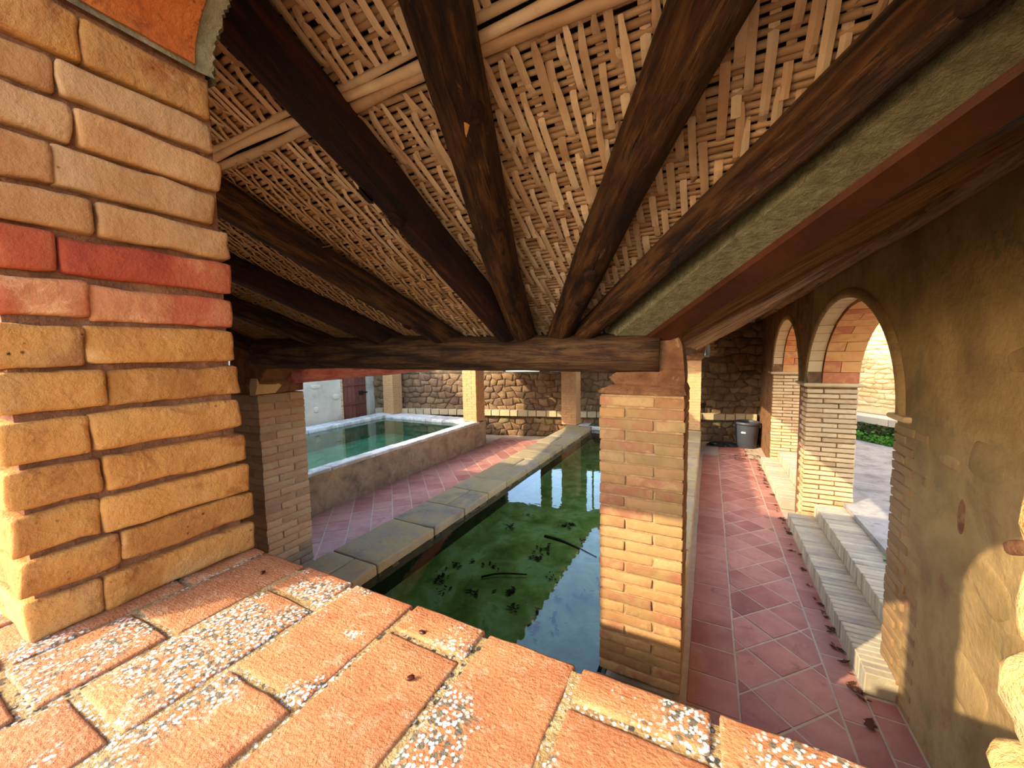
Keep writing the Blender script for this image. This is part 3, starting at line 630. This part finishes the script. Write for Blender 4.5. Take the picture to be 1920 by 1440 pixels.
vs = [(BX0, BY0), (BX1, BY0), (BX1, BY1), (BX0, BY1)]
raw('water', [(a - b1.location.x, b - b1.location.y, .5) for a, b in vs], [(0, 1, 2, 3)], 'water_light', b1)

# ================================================================== steps under the arches
def steps(y0, y1, label):
    t = thing('brick_steps', label, 'steps', (1.15, (y0 + y1) / 2, 0), 'brick steps up to the courtyard')
    x, yy, z = t.location; n = int((y1 - y0) / .056)
    for (a, b, c, d) in ((.88, 1.128, 0, .142), (1.13, 1.41, 0, .284)):
        box('step_bed', (a + .02 - x, b - x, y0 - yy + .01, y1 - yy - .01, 0, d - .02), 'grout', t)
        for i in range(n):
            p = y0 + i * (y1 - y0) / n
            brick(t, a - x + R.uniform(-.004, .004), b - x, p - yy, p + .049 - yy, c + .002, d + R.uniform(-.003, .003), 'step_brick', name='step_brick', jit=.0012, bev=.005)
    return t
steps(2.9, 5.5, 'pair of long brick steps under the nearer arch')
steps(5.98, 8.2, 'pair of brick steps under the farther arch')

# ================================================================== courtyard outside
court = struct(box('courtyard_ground', (1.41, 9, -1, 13, -.2, .33), 'concrete'), 'cracked grey concrete yard beyond the arches', 'ground')
struct(box('ground_outside', (-14, 9, -9, .02, -.2, .6), 'ground'), 'sunny ground outside the washhouse', 'ground')
U2 = Vector((.5, -.72, 0)).normalized(); N2 = Vector((-.72, -.5, 0)).normalized(); O2 = Vector((1.2, 12.1, .33))
def cpt(s, z, d): return O2 + U2 * s + Vector((0, 0, z)) + N2 * d
def cb(s0, s1, z0, z1, d0, d1):
    P = [tuple(cpt(s, z, d)) for z in (z0, z1) for d in (d0, d1) for s in (s0, s1)]
    return P, [(0, 1, 3, 2), (4, 6, 7, 5), (0, 4, 5, 1), (2, 3, 7, 6), (0, 2, 6, 4), (1, 5, 7, 3)]
yw = struct(raw('wall_courtyard', *cb(-1, 9, .3, 4.5, -1.6, -1.25), 'rubble_gold'), 'tall golden rubble wall across the courtyard', 'wall')
rubble(yw, lambda s, z, d: cpt(s, z, d - 1.25), .6, 5.6, .45, 3.3, .3, .105, .035, 'rubble_gold')
pb = thing('planter_kerb', 'low pale kerb wall with ivy hanging over it in the courtyard', 'kerb', tuple(cpt(3, 0, 0)))
def loc_(P, o): return [tuple(Vector(p) - o.location) for p in P[0]], P[1]
raw('kerb_wall', *loc_(cb(-1, 8, -.1, .3, -1.25, -.02), pb), 'moss_stone', pb)
for i in range(12): raw('kerb_stone', *loc_(cb(-1 + i * .7, -.315 + i * .7, .3, .42 + R.uniform(0, .01), -.35, .05), pb), 'plaster_pale', pb)
def leafset(name, pts, sz, m, parent=None):
    vs, fs = [], []
    for p in pts:
        q = Euler((R.uniform(-1, 1), R.uniform(-1, 1), R.uniform(0, 6))).to_matrix(); s_ = sz * R.uniform(.6, 1.3); n = len(vs)
        for c in ((-.5, 0, 0), (0, -.35, .08), (.5, 0, 0), (0, .35, .08), (0, 0, -.05)): vs.append(tuple(Vector(p) + q @ (Vector(c) * s_)))
        fs += [(n, n + 1, n + 4), (n + 1, n + 2, n + 4), (n + 2, n + 3, n + 4), (n + 3, n, n + 4)]
    return raw(name, vs, fs, m, parent)
ivy = thing('ivy', 'dark ivy hanging over the courtyard kerb with bright green shoots below', 'ivy', tuple(cpt(3, 0, .05)))
o = leafset('dark_foliage', [cpt(R.uniform(-1, 7), R.uniform(-.02, .3), R.uniform(.02, .13)) - ivy.location for _ in range(2600)], .08, 'leaf_dark', ivy); o['kind'] = 'stuff'
o = leafset('green_foliage', [cpt(R.gauss(3.2, .7) if R.random() < .6 else R.uniform(-1, 7), abs(R.gauss(0, .07)), R.uniform(.1, .35)) - ivy.location for _ in range(1500)], .07, 'leaf', ivy); o['kind'] = 'stuff'
tf = thing('weed_tuft', 'small green weed growing at the back of the upper step', 'plant', (1.42, 4.15, .285))
o = leafset('foliage', [(R.gauss(0, .02), R.gauss(0, .05), R.uniform(0, .05)) for _ in range(70)], .035, 'leaf', tf); o['kind'] = 'stuff'

# ================================================================== roofs
TA = .53; AL = math.atan(TA); ca, sa = math.cos(AL), math.sin(AL)
ZB = 2.2
def fz(y, off=0): return ZB + TA * (1.85 - y) + off / ca        # front roof, off = distance above the rafter axis
def fpt(x, s, n): return Vector((x, 1.85 - s * ca - n * -sa * -1 * 0 + n * sa * 1.0 * 1, ZB + s * sa + n * ca))
# n is measured square to the slope, upwards
def fp(x, s, n): return Vector((x, 1.85 - s * ca + n * sa, ZB + s * sa + n * ca))
def fbox(x0, x1, s0, s1, n0, n1):
    P = [tuple(fp(x, s, n)) for n in (n0, n1) for s in (s0, s1) for x in (x0, x1)]
    return P, [(0, 2, 3, 1), (4, 5, 7, 6), (0, 1, 5, 4), (2, 6, 7, 3), (0, 4, 6, 2), (1, 3, 7, 5)]
def hipx(s, n=0): y = 1.85 - s * ca; return -.2 + (1.9 - y) * .912
def fhip(x0, s0, s1, n0, n1, dx_=0):
    P = [tuple(fp(x, s, n)) for n in (n0, n1) for s in (s0, s1) for x in (x0, hipx(s) + dx_)]
    return P, [(0, 2, 3, 1), (4, 5, 7, 6), (0, 1, 5, 4), (2, 6, 7, 3), (0, 4, 6, 2), (1, 3, 7, 5)]
ceil = struct(raw('ceiling', *fhip(-8.4, -.3, 1.75, .125, .2), 'deck'), 'woven cane ceiling of the front roof on log rafters', 'ceiling')
# weft canes
def cane(x0, x1, s, n, r, parent=ceil, name='weft_cane', sides=6, m='weft', wob=.003):
    vs, fs = [], []; segs = max(3, int((x1 - x0) / .12)); ph = R.uniform(0, 9)
    for i in range(segs + 1):
        x = x0 + (x1 - x0) * i / segs; rr = r * (1 + .12 * math.sin(i * 1.9 + ph)); ds = wob * math.sin(i * .8 + ph)
        for j in range(sides):
            a = 2 * PI * j / sides; vs.append(fp(x, s + ds + rr * math.cos(a), n + rr * .8 * math.sin(a)))
    for i in range(segs):
        for j in range(sides):
            a = i * sides + j; b = i * sides + (j + 1) % sides; fs.append((a, b, b + sides, a + sides))
    return raw(name, vs, fs, m, parent, True)
SJ = 1.2           # where two mats meet
NW = .094
s = -.12
while s < 1.66:
    if abs(s - SJ) > .03:
        x = -4.3 + R.uniform(-.5, 0)
        while x < 1.0:
            e = x + R.uniform(1.2, 2.6)
            xr = min(e, hipx(s) - .05)
            if xr - x > .15: cane(x, xr, s, NW + R.uniform(-.002, .002), R.uniform(.0075, .0105))
            x = e - .01
    s += R.uniform(.0185, .023)
for k, (ds, nn, r_) in enumerate(((-.018, .074, .015), (.012, .07, .014), (.036, .078, .011))):
    x = -2.6
    while x < .9:
        e = x + R.uniform(1.3, 2.0); cane(x, min(e, hipx(SJ) - .05), SJ + ds, nn, r_, name='binding_cane', sides=8, m='cane', wob=.005); x = e - .02
# flat warp strips, woven over and under
def strip_geo(x, s0, s1, ph, w, per, lean, curl0, curl1):
    vs, fs = [], []; n = max(6, int((s1 - s0) / .013)); ph2 = R.uniform(0, 6)
    for i in range(n + 1):
        t = i / n; s = s0 + (s1 - s0) * t
        k = math.sin(2 * PI * (s / per + ph)); nn = NW - .0135 * math.tanh(2.6 * (k + .72)) - .0035
        if t > .86: nn -= curl1 * ((t - .86) / .14) ** 2
        if t < .14: nn -= curl0 * ((.14 - t) / .14) ** 2
        xx = x + lean * (s - s0) + .002 * math.sin(s * 9 + ph2) + (curl1 * .5 * ((t - .86) / .14) ** 2 if t > .86 else 0); ww = w * (1 - .5 * max(0, (t - .9) / .1)) / 2
        vs += [fp(xx - ww, s, nn), fp(xx, s, nn - w * .1), fp(xx + ww, s, nn), fp(xx, s, nn + .0022)]
    for i in range(n):
        b = 4 * i
        for q in range(4): fs.append((b + q, b + (q + 1) % 4, b + 4 + (q + 1) % 4, b + 4 + q))
    return vs, fs
strips = []; x = -4.3; c = 0
while x < .98:
    fine = x < -1.35
    for (sa_, sb_) in ((-.14, SJ - .035), (SJ + .04, 1.68)):
        s = sa_ - R.uniform(0, .25)
        while s < sb_:
            ln = R.uniform(.32, .62); e = min(s + ln, sb_ + R.uniform(-.01, .02)); b = max(s, sa_, (1.85 - (1.9 - (x + .25) / .912)) / ca)
            if e - b > .07:
                per = .25 if not fine else .2
                strips.append((x + R.uniform(-.003, .003), b, e, (c * .29) % 1, R.uniform(.017, .024) if not fine else R.uniform(.013, .017), per, R.gauss(0, .015), R.choice((0, 0, .004, .008)), R.choice((0, 0, .004, .01, .02))))
            s = e - .03 if e < sb_ - .01 else sb_ + 1
    x += R.uniform(.028, .034) if not fine else R.uniform(.022, .026); c += 1
def near(st): p = fp(st[0], (st[1] + st[2]) / 2, NW); return (p - Vector((0, 0, 2.1))).length
strips.sort(key=near); rest = []
for i, st in enumerate(strips):
    g = strip_geo(*st)
    if i < 300: raw('cane_strip', g[0], g[1], 'cane', ceil)
    else: rest.append(g)
o = raw('far_cane_strips', *merge(rest), 'cane', ceil); o['kind'] = 'stuff'
for k in range(26):      # loose ends poking down out of the weave
    st = strips[R.randrange(20, 420)]; p = fp(st[0], R.uniform(st[1], st[2]), NW - .02); d = Vector((R.uniform(-1, 1), R.uniform(-1, 1), -.35)).normalized(); vs = []
    side = d.cross(Vector((0, 0, 1))).normalized() * .006; L_ = R.uniform(.04, .1)
    for i in range(6):
        t = i / 5; q = p + d * L_ * t + Vector((0, 0, .03 * t * t)); vs += [q - side * (1 - t * .5), q + side * (1 - t * .5), q + Vector((0, 0, .002))]
    raw('loose_strip', vs, [(3 * i + a, 3 * i + (a + 1) % 3, 3 * i + 3 + (a + 1) % 3, 3 * i + 3 + a) for i in range(5) for a in range(3)], 'cane', ceil)
# roof covering above the mats
roof = thing('front_roof', 'tiled roof over the front aisle, seen only from beneath', 'roof', (0, 1, 2.8))
def rl(P, o=roof): return [tuple(Vector(p) - o.location) for p in P[0]], P[1]
raw('roof_slab', *rl(fhip(-8.6, -.3, 2.0, .2, .26, .1)), 'deck', roof)
raw('outer_eave', *rl(boxv(-8.6, 1.6, -.22, .14, 2.9, 2.99)), 'rtile', roof)

def rafter(xy, r0, r1, label, m='wood', knots=2, seed=1, bend=.012, n=.015):
    (xa, ya), (xb, yb) = xy; log('rafter', (xa, ya, fz(ya, n)), (xb, yb, fz(yb, n)), r0, r1, m, label, 'rafter', 'log rafters under the cane ceiling', knots=knots, seed=seed, bend=bend)
def ext(p, q, y):        # carry the line p-q on to y
    t = (y - p[1]) / (q[1] - p[1]); return (p[0] + (q[0] - p[0]) * t, y)
def raf(p, q, *a, **k): rafter((ext(p, q, 1.98), ext(p, q, .42)), *a, **k)
raf((-.968, 1.831), (-.985, .7), .07, .072, 'dark reddish log rafter running up to the brick arch, left of the knotted one', 'wood_dark', 2, 3)
raf((-.861, 1.839), (-.53, .75), .062, .078, 'central brown log rafter with big knots and a pale chipped spot', 'wood', 5, 5, .02)
raf((-.674, 1.852), (.004, .844), .058, .085, 'thick dark log rafter leaning right, next right of the central knotted one', 'wood', 3, 8, .02)
raf((-.53, 1.863), (.36, .967), .05, .07, 'splintery brown log rafter alongside the grey mortar band', 'wood', 1, 12)
raf((-1.394, 1.885), (-1.719, .892), .068, .07, 'dark rafter second to the left of the central knotted one', 'wood', 1, 15)
raf((-1.912, 1.795), (-2.279, 1.171), .07, .07, 'black stained rafter low on the left, just below the brown one', 'wood_dark', 0, 18)
raf((-2.5, 1.85), (-2.95, 1.2), .065, .065, 'dark weathered rafter lowest on the left beside the brick pier', 'wood', 0, 21)
for i, xx in enumerate((-3.4, -4.1)): raf((xx, 1.85), (xx - .3, 1.1), .06, .06, 'log rafter far to the left, hidden behind the brick pier' if i else 'leftmost visible rafter above the shaded brick pillar', 'wood', 0, 30 + i)
# mortar band and hip board beside the corner
def strip_plane(name, p0, p1, q0, q1, n0, n1, m, lab, cat):
    P = []
    for n in (n0, n1):
        for (x, y) in (p0, p1, q1, q0): P.append((x, y, fz(y, n)))
    o = raw(name, P, [(0, 1, 2, 3), (7, 6, 5, 4), (0, 4, 5, 1), (1, 5, 6, 2), (2, 6, 7, 3), (3, 7, 4, 0)], m); return tag(o, lab, cat)
strip_plane('mortar_band', (-.44, 1.9), (.95, .42), (-.24, 1.9), (1.1, .4), -.02, .05, 'band', 'grey-green rough mortar band between the splintery rafter and the hip board', 'band')
strip_plane('hip_board', (-.262, 1.86), (1.06, .42), (-.17, 1.88), (1.13, .46), -.04, -.015, 'hip_wood', 'smooth dark reddish hip board beside the grey mortar band', 'board')

# pale chipped spot on the central rafter
cr_ = [o for o in bpy.data.objects if 'central brown' in o.get('label', '')][0]
vs, fs = [], []
q = cr_.matrix_basis.inverted() @ Vector((-.553, .835, fz(.835, -.075))); a0 = math.atan2(q.y, q.x)
for i in range(7):
    for j in range(7):
        w_ = (1 - abs(i - 3) / 3.4) * .34 * (1 + .5 * noise.noise(Vector((i, j, 2)))); a = a0 + (j - 3) / 3 * w_; r_ = .0795 - .004 * (abs(j - 3) / 3) ** 2 * 1.0
        vs.append((r_ * math.cos(a), r_ * math.sin(a), q.z + (i - 3) * .009 + R.uniform(-.002, .002)))
for i in range(6):
    for j in range(6): b = i * 7 + j; fs.append((b, b + 1, b + 8, b + 7))
raw('chipped_wood', vs, fs, 'chip', cr_)['label'] = 'pale yellow chipped spot'
# main beam and others
log('main_beam', (-3.25, 1.88, 2.135), (-.2, 1.9, 2.09), .122, .092, 'beam', 'thick dark weathered log beam spanning from the shaded pillar to the big one', 'beam', segs=40, bend=.006, seed=41, rough=.05)
log('red_beam', (-3.2, 2.1, 1.975), (-4.78, 7.45, 1.9), .1, .09, 'red_paint', 'beam with flaking reddish paint just below the main beam at the left', 'beam', segs=40, bend=.02, seed=43)
log('eave_beam', (-.25, 2.25, 2.1), (-.3, 8.8, 2.13), .08, .08, 'wood', 'log beam along the right side of the pool behind the big pillar', 'beam', seed=44)
log('eave_beam', (-2.8, 2.2, 2.14), (-2.8, 8.4, 2.1), .08, .08, 'wood', 'log beam over the left side of the pool', 'beam', seed=45)
# side roof above the right aisle
TS2 = .58
def sz(x): return 2.2 + TS2 * (x + .12)
def sb(x0, x1, y0, y1, n0, n1):
    P = [(x, y, sz(x) + n) for n in (n0, n1) for y in (y0, y1) for x in (x0, x1)]
    return P, [(0, 2, 3, 1), (4, 5, 7, 6), (0, 1, 5, 4), (2, 6, 7, 3), (0, 4, 6, 2), (1, 3, 7, 5)]
sr = thing('side_roof', 'sloping plank roof over the right aisle', 'roof', (.4, 5, 2.5))
P = [(-.3, 2.08), (1.5, .4), (1.5, 10.3), (-.45, 9.9)]
vs = [(x, y, sz(x) + n) for n in (.07, .2) for x, y in P]
raw('roof_slab', *rl((vs, [(0, 3, 2, 1), (4, 5, 6, 7), (0, 1, 5, 4), (1, 2, 6, 5), (2, 3, 7, 6), (3, 0, 4, 7)]), sr), 'plank_light', sr)
yy = 1.98; k = 0; where = ['nearest the hip board'] + [w + ' from the hip board' for w in 'second third fourth fifth sixth seventh eighth ninth tenth eleventh twelfth thirteenth fourteenth fifteenth sixteenth seventeenth'.split()]
while yy < 9.6:
    lab = 'rough sawn rafter over the right aisle, ' + where[k]
    x0 = -.3 if yy > 1.9 else -.05
    log('side_rafter', (x0, yy, sz(x0) + .02), (1.05, yy - .02, sz(1.05) + .02), .052, .055, 'wood_light', lab, 'rafter', 'rafters over the right aisle', segs=14, seed=60 + k, sides=10, rough=.09); yy += .46 if yy > 2 else .3; k += 1
for i, (ya, yb, lab) in enumerate(((1.3, 3.2, 'nearest the hip'), (3.1, 6.0, 'above the nearer arch'), (5.9, 9.8, 'above the farther arch'))):
    log('wall_plate', (.99, ya, 2.8), (.99, yb, 2.79), .055, .05, 'wood_light', 'rough light brown wall plate timber ' + lab, 'beam', 'wall plate timbers along the right wall', segs=24, seed=90 + i, rough=.09, bend=.01)
# roof over the middle aisle and over the far aisle: decks with half-round tiles
def tiled(name, lab, quad, th, tiles):
    t = thing(name, lab, 'roof', quad[0]); o = Vector(quad[0])
    vs = [tuple(Vector(p) - o) for p in quad] + [tuple(Vector(p) - o + Vector((0, 0, th))) for p in quad]
    raw('roof_deck', vs, [(0, 3, 2, 1), (4, 5, 6, 7), (0, 1, 5, 4), (1, 2, 6, 5), (2, 3, 7, 6), (3, 0, 4, 7)], 'deck', t)
    e0, e1, back_ = Vector(quad[tiles[0]]), Vector(quad[tiles[1]]), Vector(quad[tiles[2]])
    n = int((e1 - e0).length / .21); up = (back_ - (e1 if tiles[3] else e0)).normalized()
    al = (e1 - e0).normalized()
    ln = .5
    vs, fs = [], []
    for (l, rr) in ((-.07, .085), (ln, .07)):
        for j in range(7):
            a = PI * j / 6; vs.append(tuple(up * l + al * rr * math.cos(a) + Vector((0, 0, th + rr * math.sin(a) - .02))))
    for j in range(6): fs.append((j, j + 1, j + 8, j + 7))
    me = bpy.data.meshes.new('roof_tile'); me.from_pydata(vs, [], fs); me.materials.append(M['rtile'])
    for i in range(n): link('roof_tile', me, None, t, tuple(e0 - o + al * (.1 + i * .21)))
    return t
tiled('middle_roof', 'right slope of the low tiled roof over the aisle between the two basins', [(-2.08, 2.1, 2.17), (-2.08, 8.3, 2.17), (-3.35, 8.3, 2.62), (-3.35, 2.1, 2.62)], .06, (0, 1, 2, True))
tiled('middle_roof', 'left slope of the low tiled roof over the aisle between the two basins', [(-4.75, 7.3, 2.08), (-4.2, 2.3, 2.08), (-3.36, 2.1, 2.6), (-3.36, 8.0, 2.6)], .06, (0, 1, 2, True))
tiled('far_roof', 'tiled roof over the far aisle along the back wall', [(-5.3, 7.08, 2.22), (-.5, 7.8, 2.22), (-.2, 10.05, 2.9), (-5.3, 8.8, 2.66)], .06, (0, 1, 2, True))

# ================================================================== small things
bn = thing('trash_bin', 'dark grey plastic trash bin against the back wall', 'bin', (.755, 9.6, 0))
def lathe(name, prof, m, parent, seg=28, loc=(0, 0, 0)):
    vs, fs = [], []
    for (r, z) in prof:
        for k in range(seg): a = 2 * PI * k / seg; vs.append((r * math.cos(a), r * math.sin(a), z))
    for i in range(len(prof) - 1):
        for k in range(seg): fs.append((i * seg + k, i * seg + (k + 1) % seg, (i + 1) * seg + (k + 1) % seg, (i + 1) * seg + k))
    fs += [tuple(range(seg - 1, -1, -1))]
    return raw(name, vs, fs, m, parent, True, loc)
bb = lathe('bin_body', [(.18, 0), (.19, .01), (.225, .5), (.225, .51), (.215, .5), (.17, .03), (.0, .03)], 'bin', bn)
lathe('bin_rim', [(.222, .5), (.24, .5), (.243, .53), (.235, .56), (.222, .56), (.215, .53), (.222, .5)], 'bin', bn)
for sx in (-1, 1): o = box('handle', (sx * .235 - .02, sx * .235 + .02, -.05, .05, .44, .5), 'bin', bb)
o = box('sticker', (-.05, .03, -.232, -.21, .33, .36), 'white', bb); o.rotation_euler = (0, 0, -.3); o['label'] = 'small white sticker'
bm = bmesh.new(); bmesh.ops.create_icosphere(bm, subdivisions=4, radius=1)
for v in bm.verts:
    c_ = v.co.copy(); k = 1 + .35 * noise.noise(c_ * 2.3 + Vector((4, 2, 1))) + .15 * noise.turbulence(c_ * 4, 3, True)
    v.co = Vector((c_.x * .28 * k, c_.y * .13 * k, max(-.002, c_.z * .055 * k + .03)))
me = bpy.data.meshes.new('plastic_bag'); bm.to_mesh(me); bm.free()
tag(link('plastic_bag', me, 'bag', None, (.30, 9.5, .0), (0, 0, .2)), 'crumpled black plastic bag lying flat left of the trash bin', 'bag')
lm = thing('flood_lamp', 'small grey flood lamp in the corner under the right aisle roof', 'lamp', (.8, 9.93, 2.7))
lv = boxv(-.09, .07, -.1, -.03, -.06, .07); lh = raw('lamp_head', lv[0], lv[1], 'lamp_metal', lm, False, (0, 0, 0), (-.35, 0, .1)); box('lamp_glass', (-.075, .055, -.115, -.1, -.05, .06), 'glass_pale', lh)
box('bracket', (-.02, .02, -.05, .03, .03, .12), 'lamp_metal', lm); log('arm', (0, 0, .08), (.22, .04, .1), .012, .012, 'lamp_metal', parent=lm, sides=8, segs=4, bend=0)
gr = thing('iron_grate', 'small black iron grate standing on the back wall ledge', 'grate', tuple(bpt(BX(-.13), .67, .03)))
for i in range(5): box('bar', (-.07 + i * .033, -.058 + i * .033, -.01, .01, 0, .2), 'iron', gr)
box('top_rail', (-.075, .085, -.012, .012, .19, .23), 'iron', gr)
# debris in the pool and on the floors
def stick(p0, p1, r, lab, m='twig'): log('stick', p0, p1, r, r * .6, m, lab, 'stick', 'sticks lying in the pool', sides=7, segs=10, bend=.02, seed=int(p0[1] * 50), rough=.15)
stick((-1.35, 3.25, .375), (-.8, 3.05, .395), .014, 'dark sunken stick pointing right, beside the bright sky reflection')
stick((-1.75, 2.75, .14), (-1.4, 2.95, .15), .01, 'thin dark stick on the green pool bed left of centre')
stick((-1.75, 1.95, .14), (-1.6, 1.75, .14), .008, 'short dark twig on the pool bed close to the near edge')
tag(hull_stone('stone', (-1.25, 2.05, .15), 'rim_white', None, (.05, .035, .03), 77, .7), 'pale stone lying on the pool bed near the sill', 'stone')
def clump(x, y, z, r, n, m):
    vs, fs = [], []
    for _ in range(n):
        a = R.uniform(0, 6.3); d = abs(R.gauss(0, r)); c0 = Vector((x + d * math.cos(a), y + d * math.sin(a), z + R.uniform(0, .01))); th = R.uniform(0, 6.3); l = R.uniform(.012, .035); k = len(vs)
        for q in ((-1, 0), (0, -.45), (1, 0), (0, .45)): vs.append((c0.x + l * (q[0] * math.cos(th) - q[1] * math.sin(th)), c0.y + l * (q[0] * math.sin(th) + q[1] * math.cos(th)), c0.z + R.uniform(0, .008)))
        fs.append((k, k + 1, k + 2, k + 3))
    return vs, fs
P_ = [clump(R.uniform(-2.1, -.6), R.uniform(1.5, 4.2), .13, .05, R.randint(3, 14), 0) for _ in range(46)]
o = tag(raw('sunken_leaves', *merge(P_), 'twig'), 'dark dead leaves scattered over the green pool bed', 'leaves'); o['kind'] = 'stuff'
P_ = [clump(.86 - abs(R.gauss(0, .03)), R.uniform(2.6, 8.3), .004, .015, R.randint(1, 4), 0) for _ in range(60)] + [clump(R.uniform(.4, .95), R.uniform(8.3, 9.5), .004, .1, 8, 0) for _ in range(14)]
o = tag(raw('floor_leaves', *merge(P_), 'dry_leaf'), 'dry leaf crumbs gathered on the right aisle along the steps', 'leaves'); o['kind'] = 'stuff'
for i, (x, y, lab) in enumerate([(-.305, .342, 'dark dried berry on the sill near its inner edge'), (-.272, .285, 'small brown husk on the sill below the dried berry'), (-.62, .335, 'tiny dark seed on the shaded sill beside the pier'), (-.325, .285, 'white crumb'), (-.155, .2, 'small curled dark husk on the sill further down')]):
    if i == 3: continue
    o = hull_stone('dried_berry' if i == 0 else 'seed_husk', (x, y, ZS + .003), 'husk', None, (.0042, .0027, .0024), i + 60, .8); o.rotation_euler = (0, 0, i * .9); tag(o, lab, 'seed', 'dried seeds on the sill')
# beyond the back wall
hs = thing('neighbour_house', 'white house seen through the opening high in the back wall', 'house', (1.5, 17, .2))
box('house_wall', (-2.2, 3, 0, 4, 0, 2.6), 'house', hs); box('roof', (-2.4, 3.2, -.2, 4.2, 2.6, 2.8), 'rtile', hs); box('window_shutter', (-.9, -.4, -.03, .02, 1.0, 1.8), 'leaf_dark', hs)
tr = thing('tree', 'leafy tree standing behind the back wall', 'tree', (-.4, 13.5, .2))
log('trunk', (0, 0, 0), (0, 0, 1.6), .09, .06, 'twig', parent=tr, segs=6, sides=8)
o = leafset('foliage', [(R.gauss(0, .4), R.gauss(0, .4), 2.2 + R.gauss(0, .35)) for _ in range(900)], .12, 'leaf', tr); o['kind'] = 'stuff'
struct(box('ground_behind', (-14, 9, 10.45, 40, -.3, .2), 'ground'), 'ground behind the washhouse', 'ground')
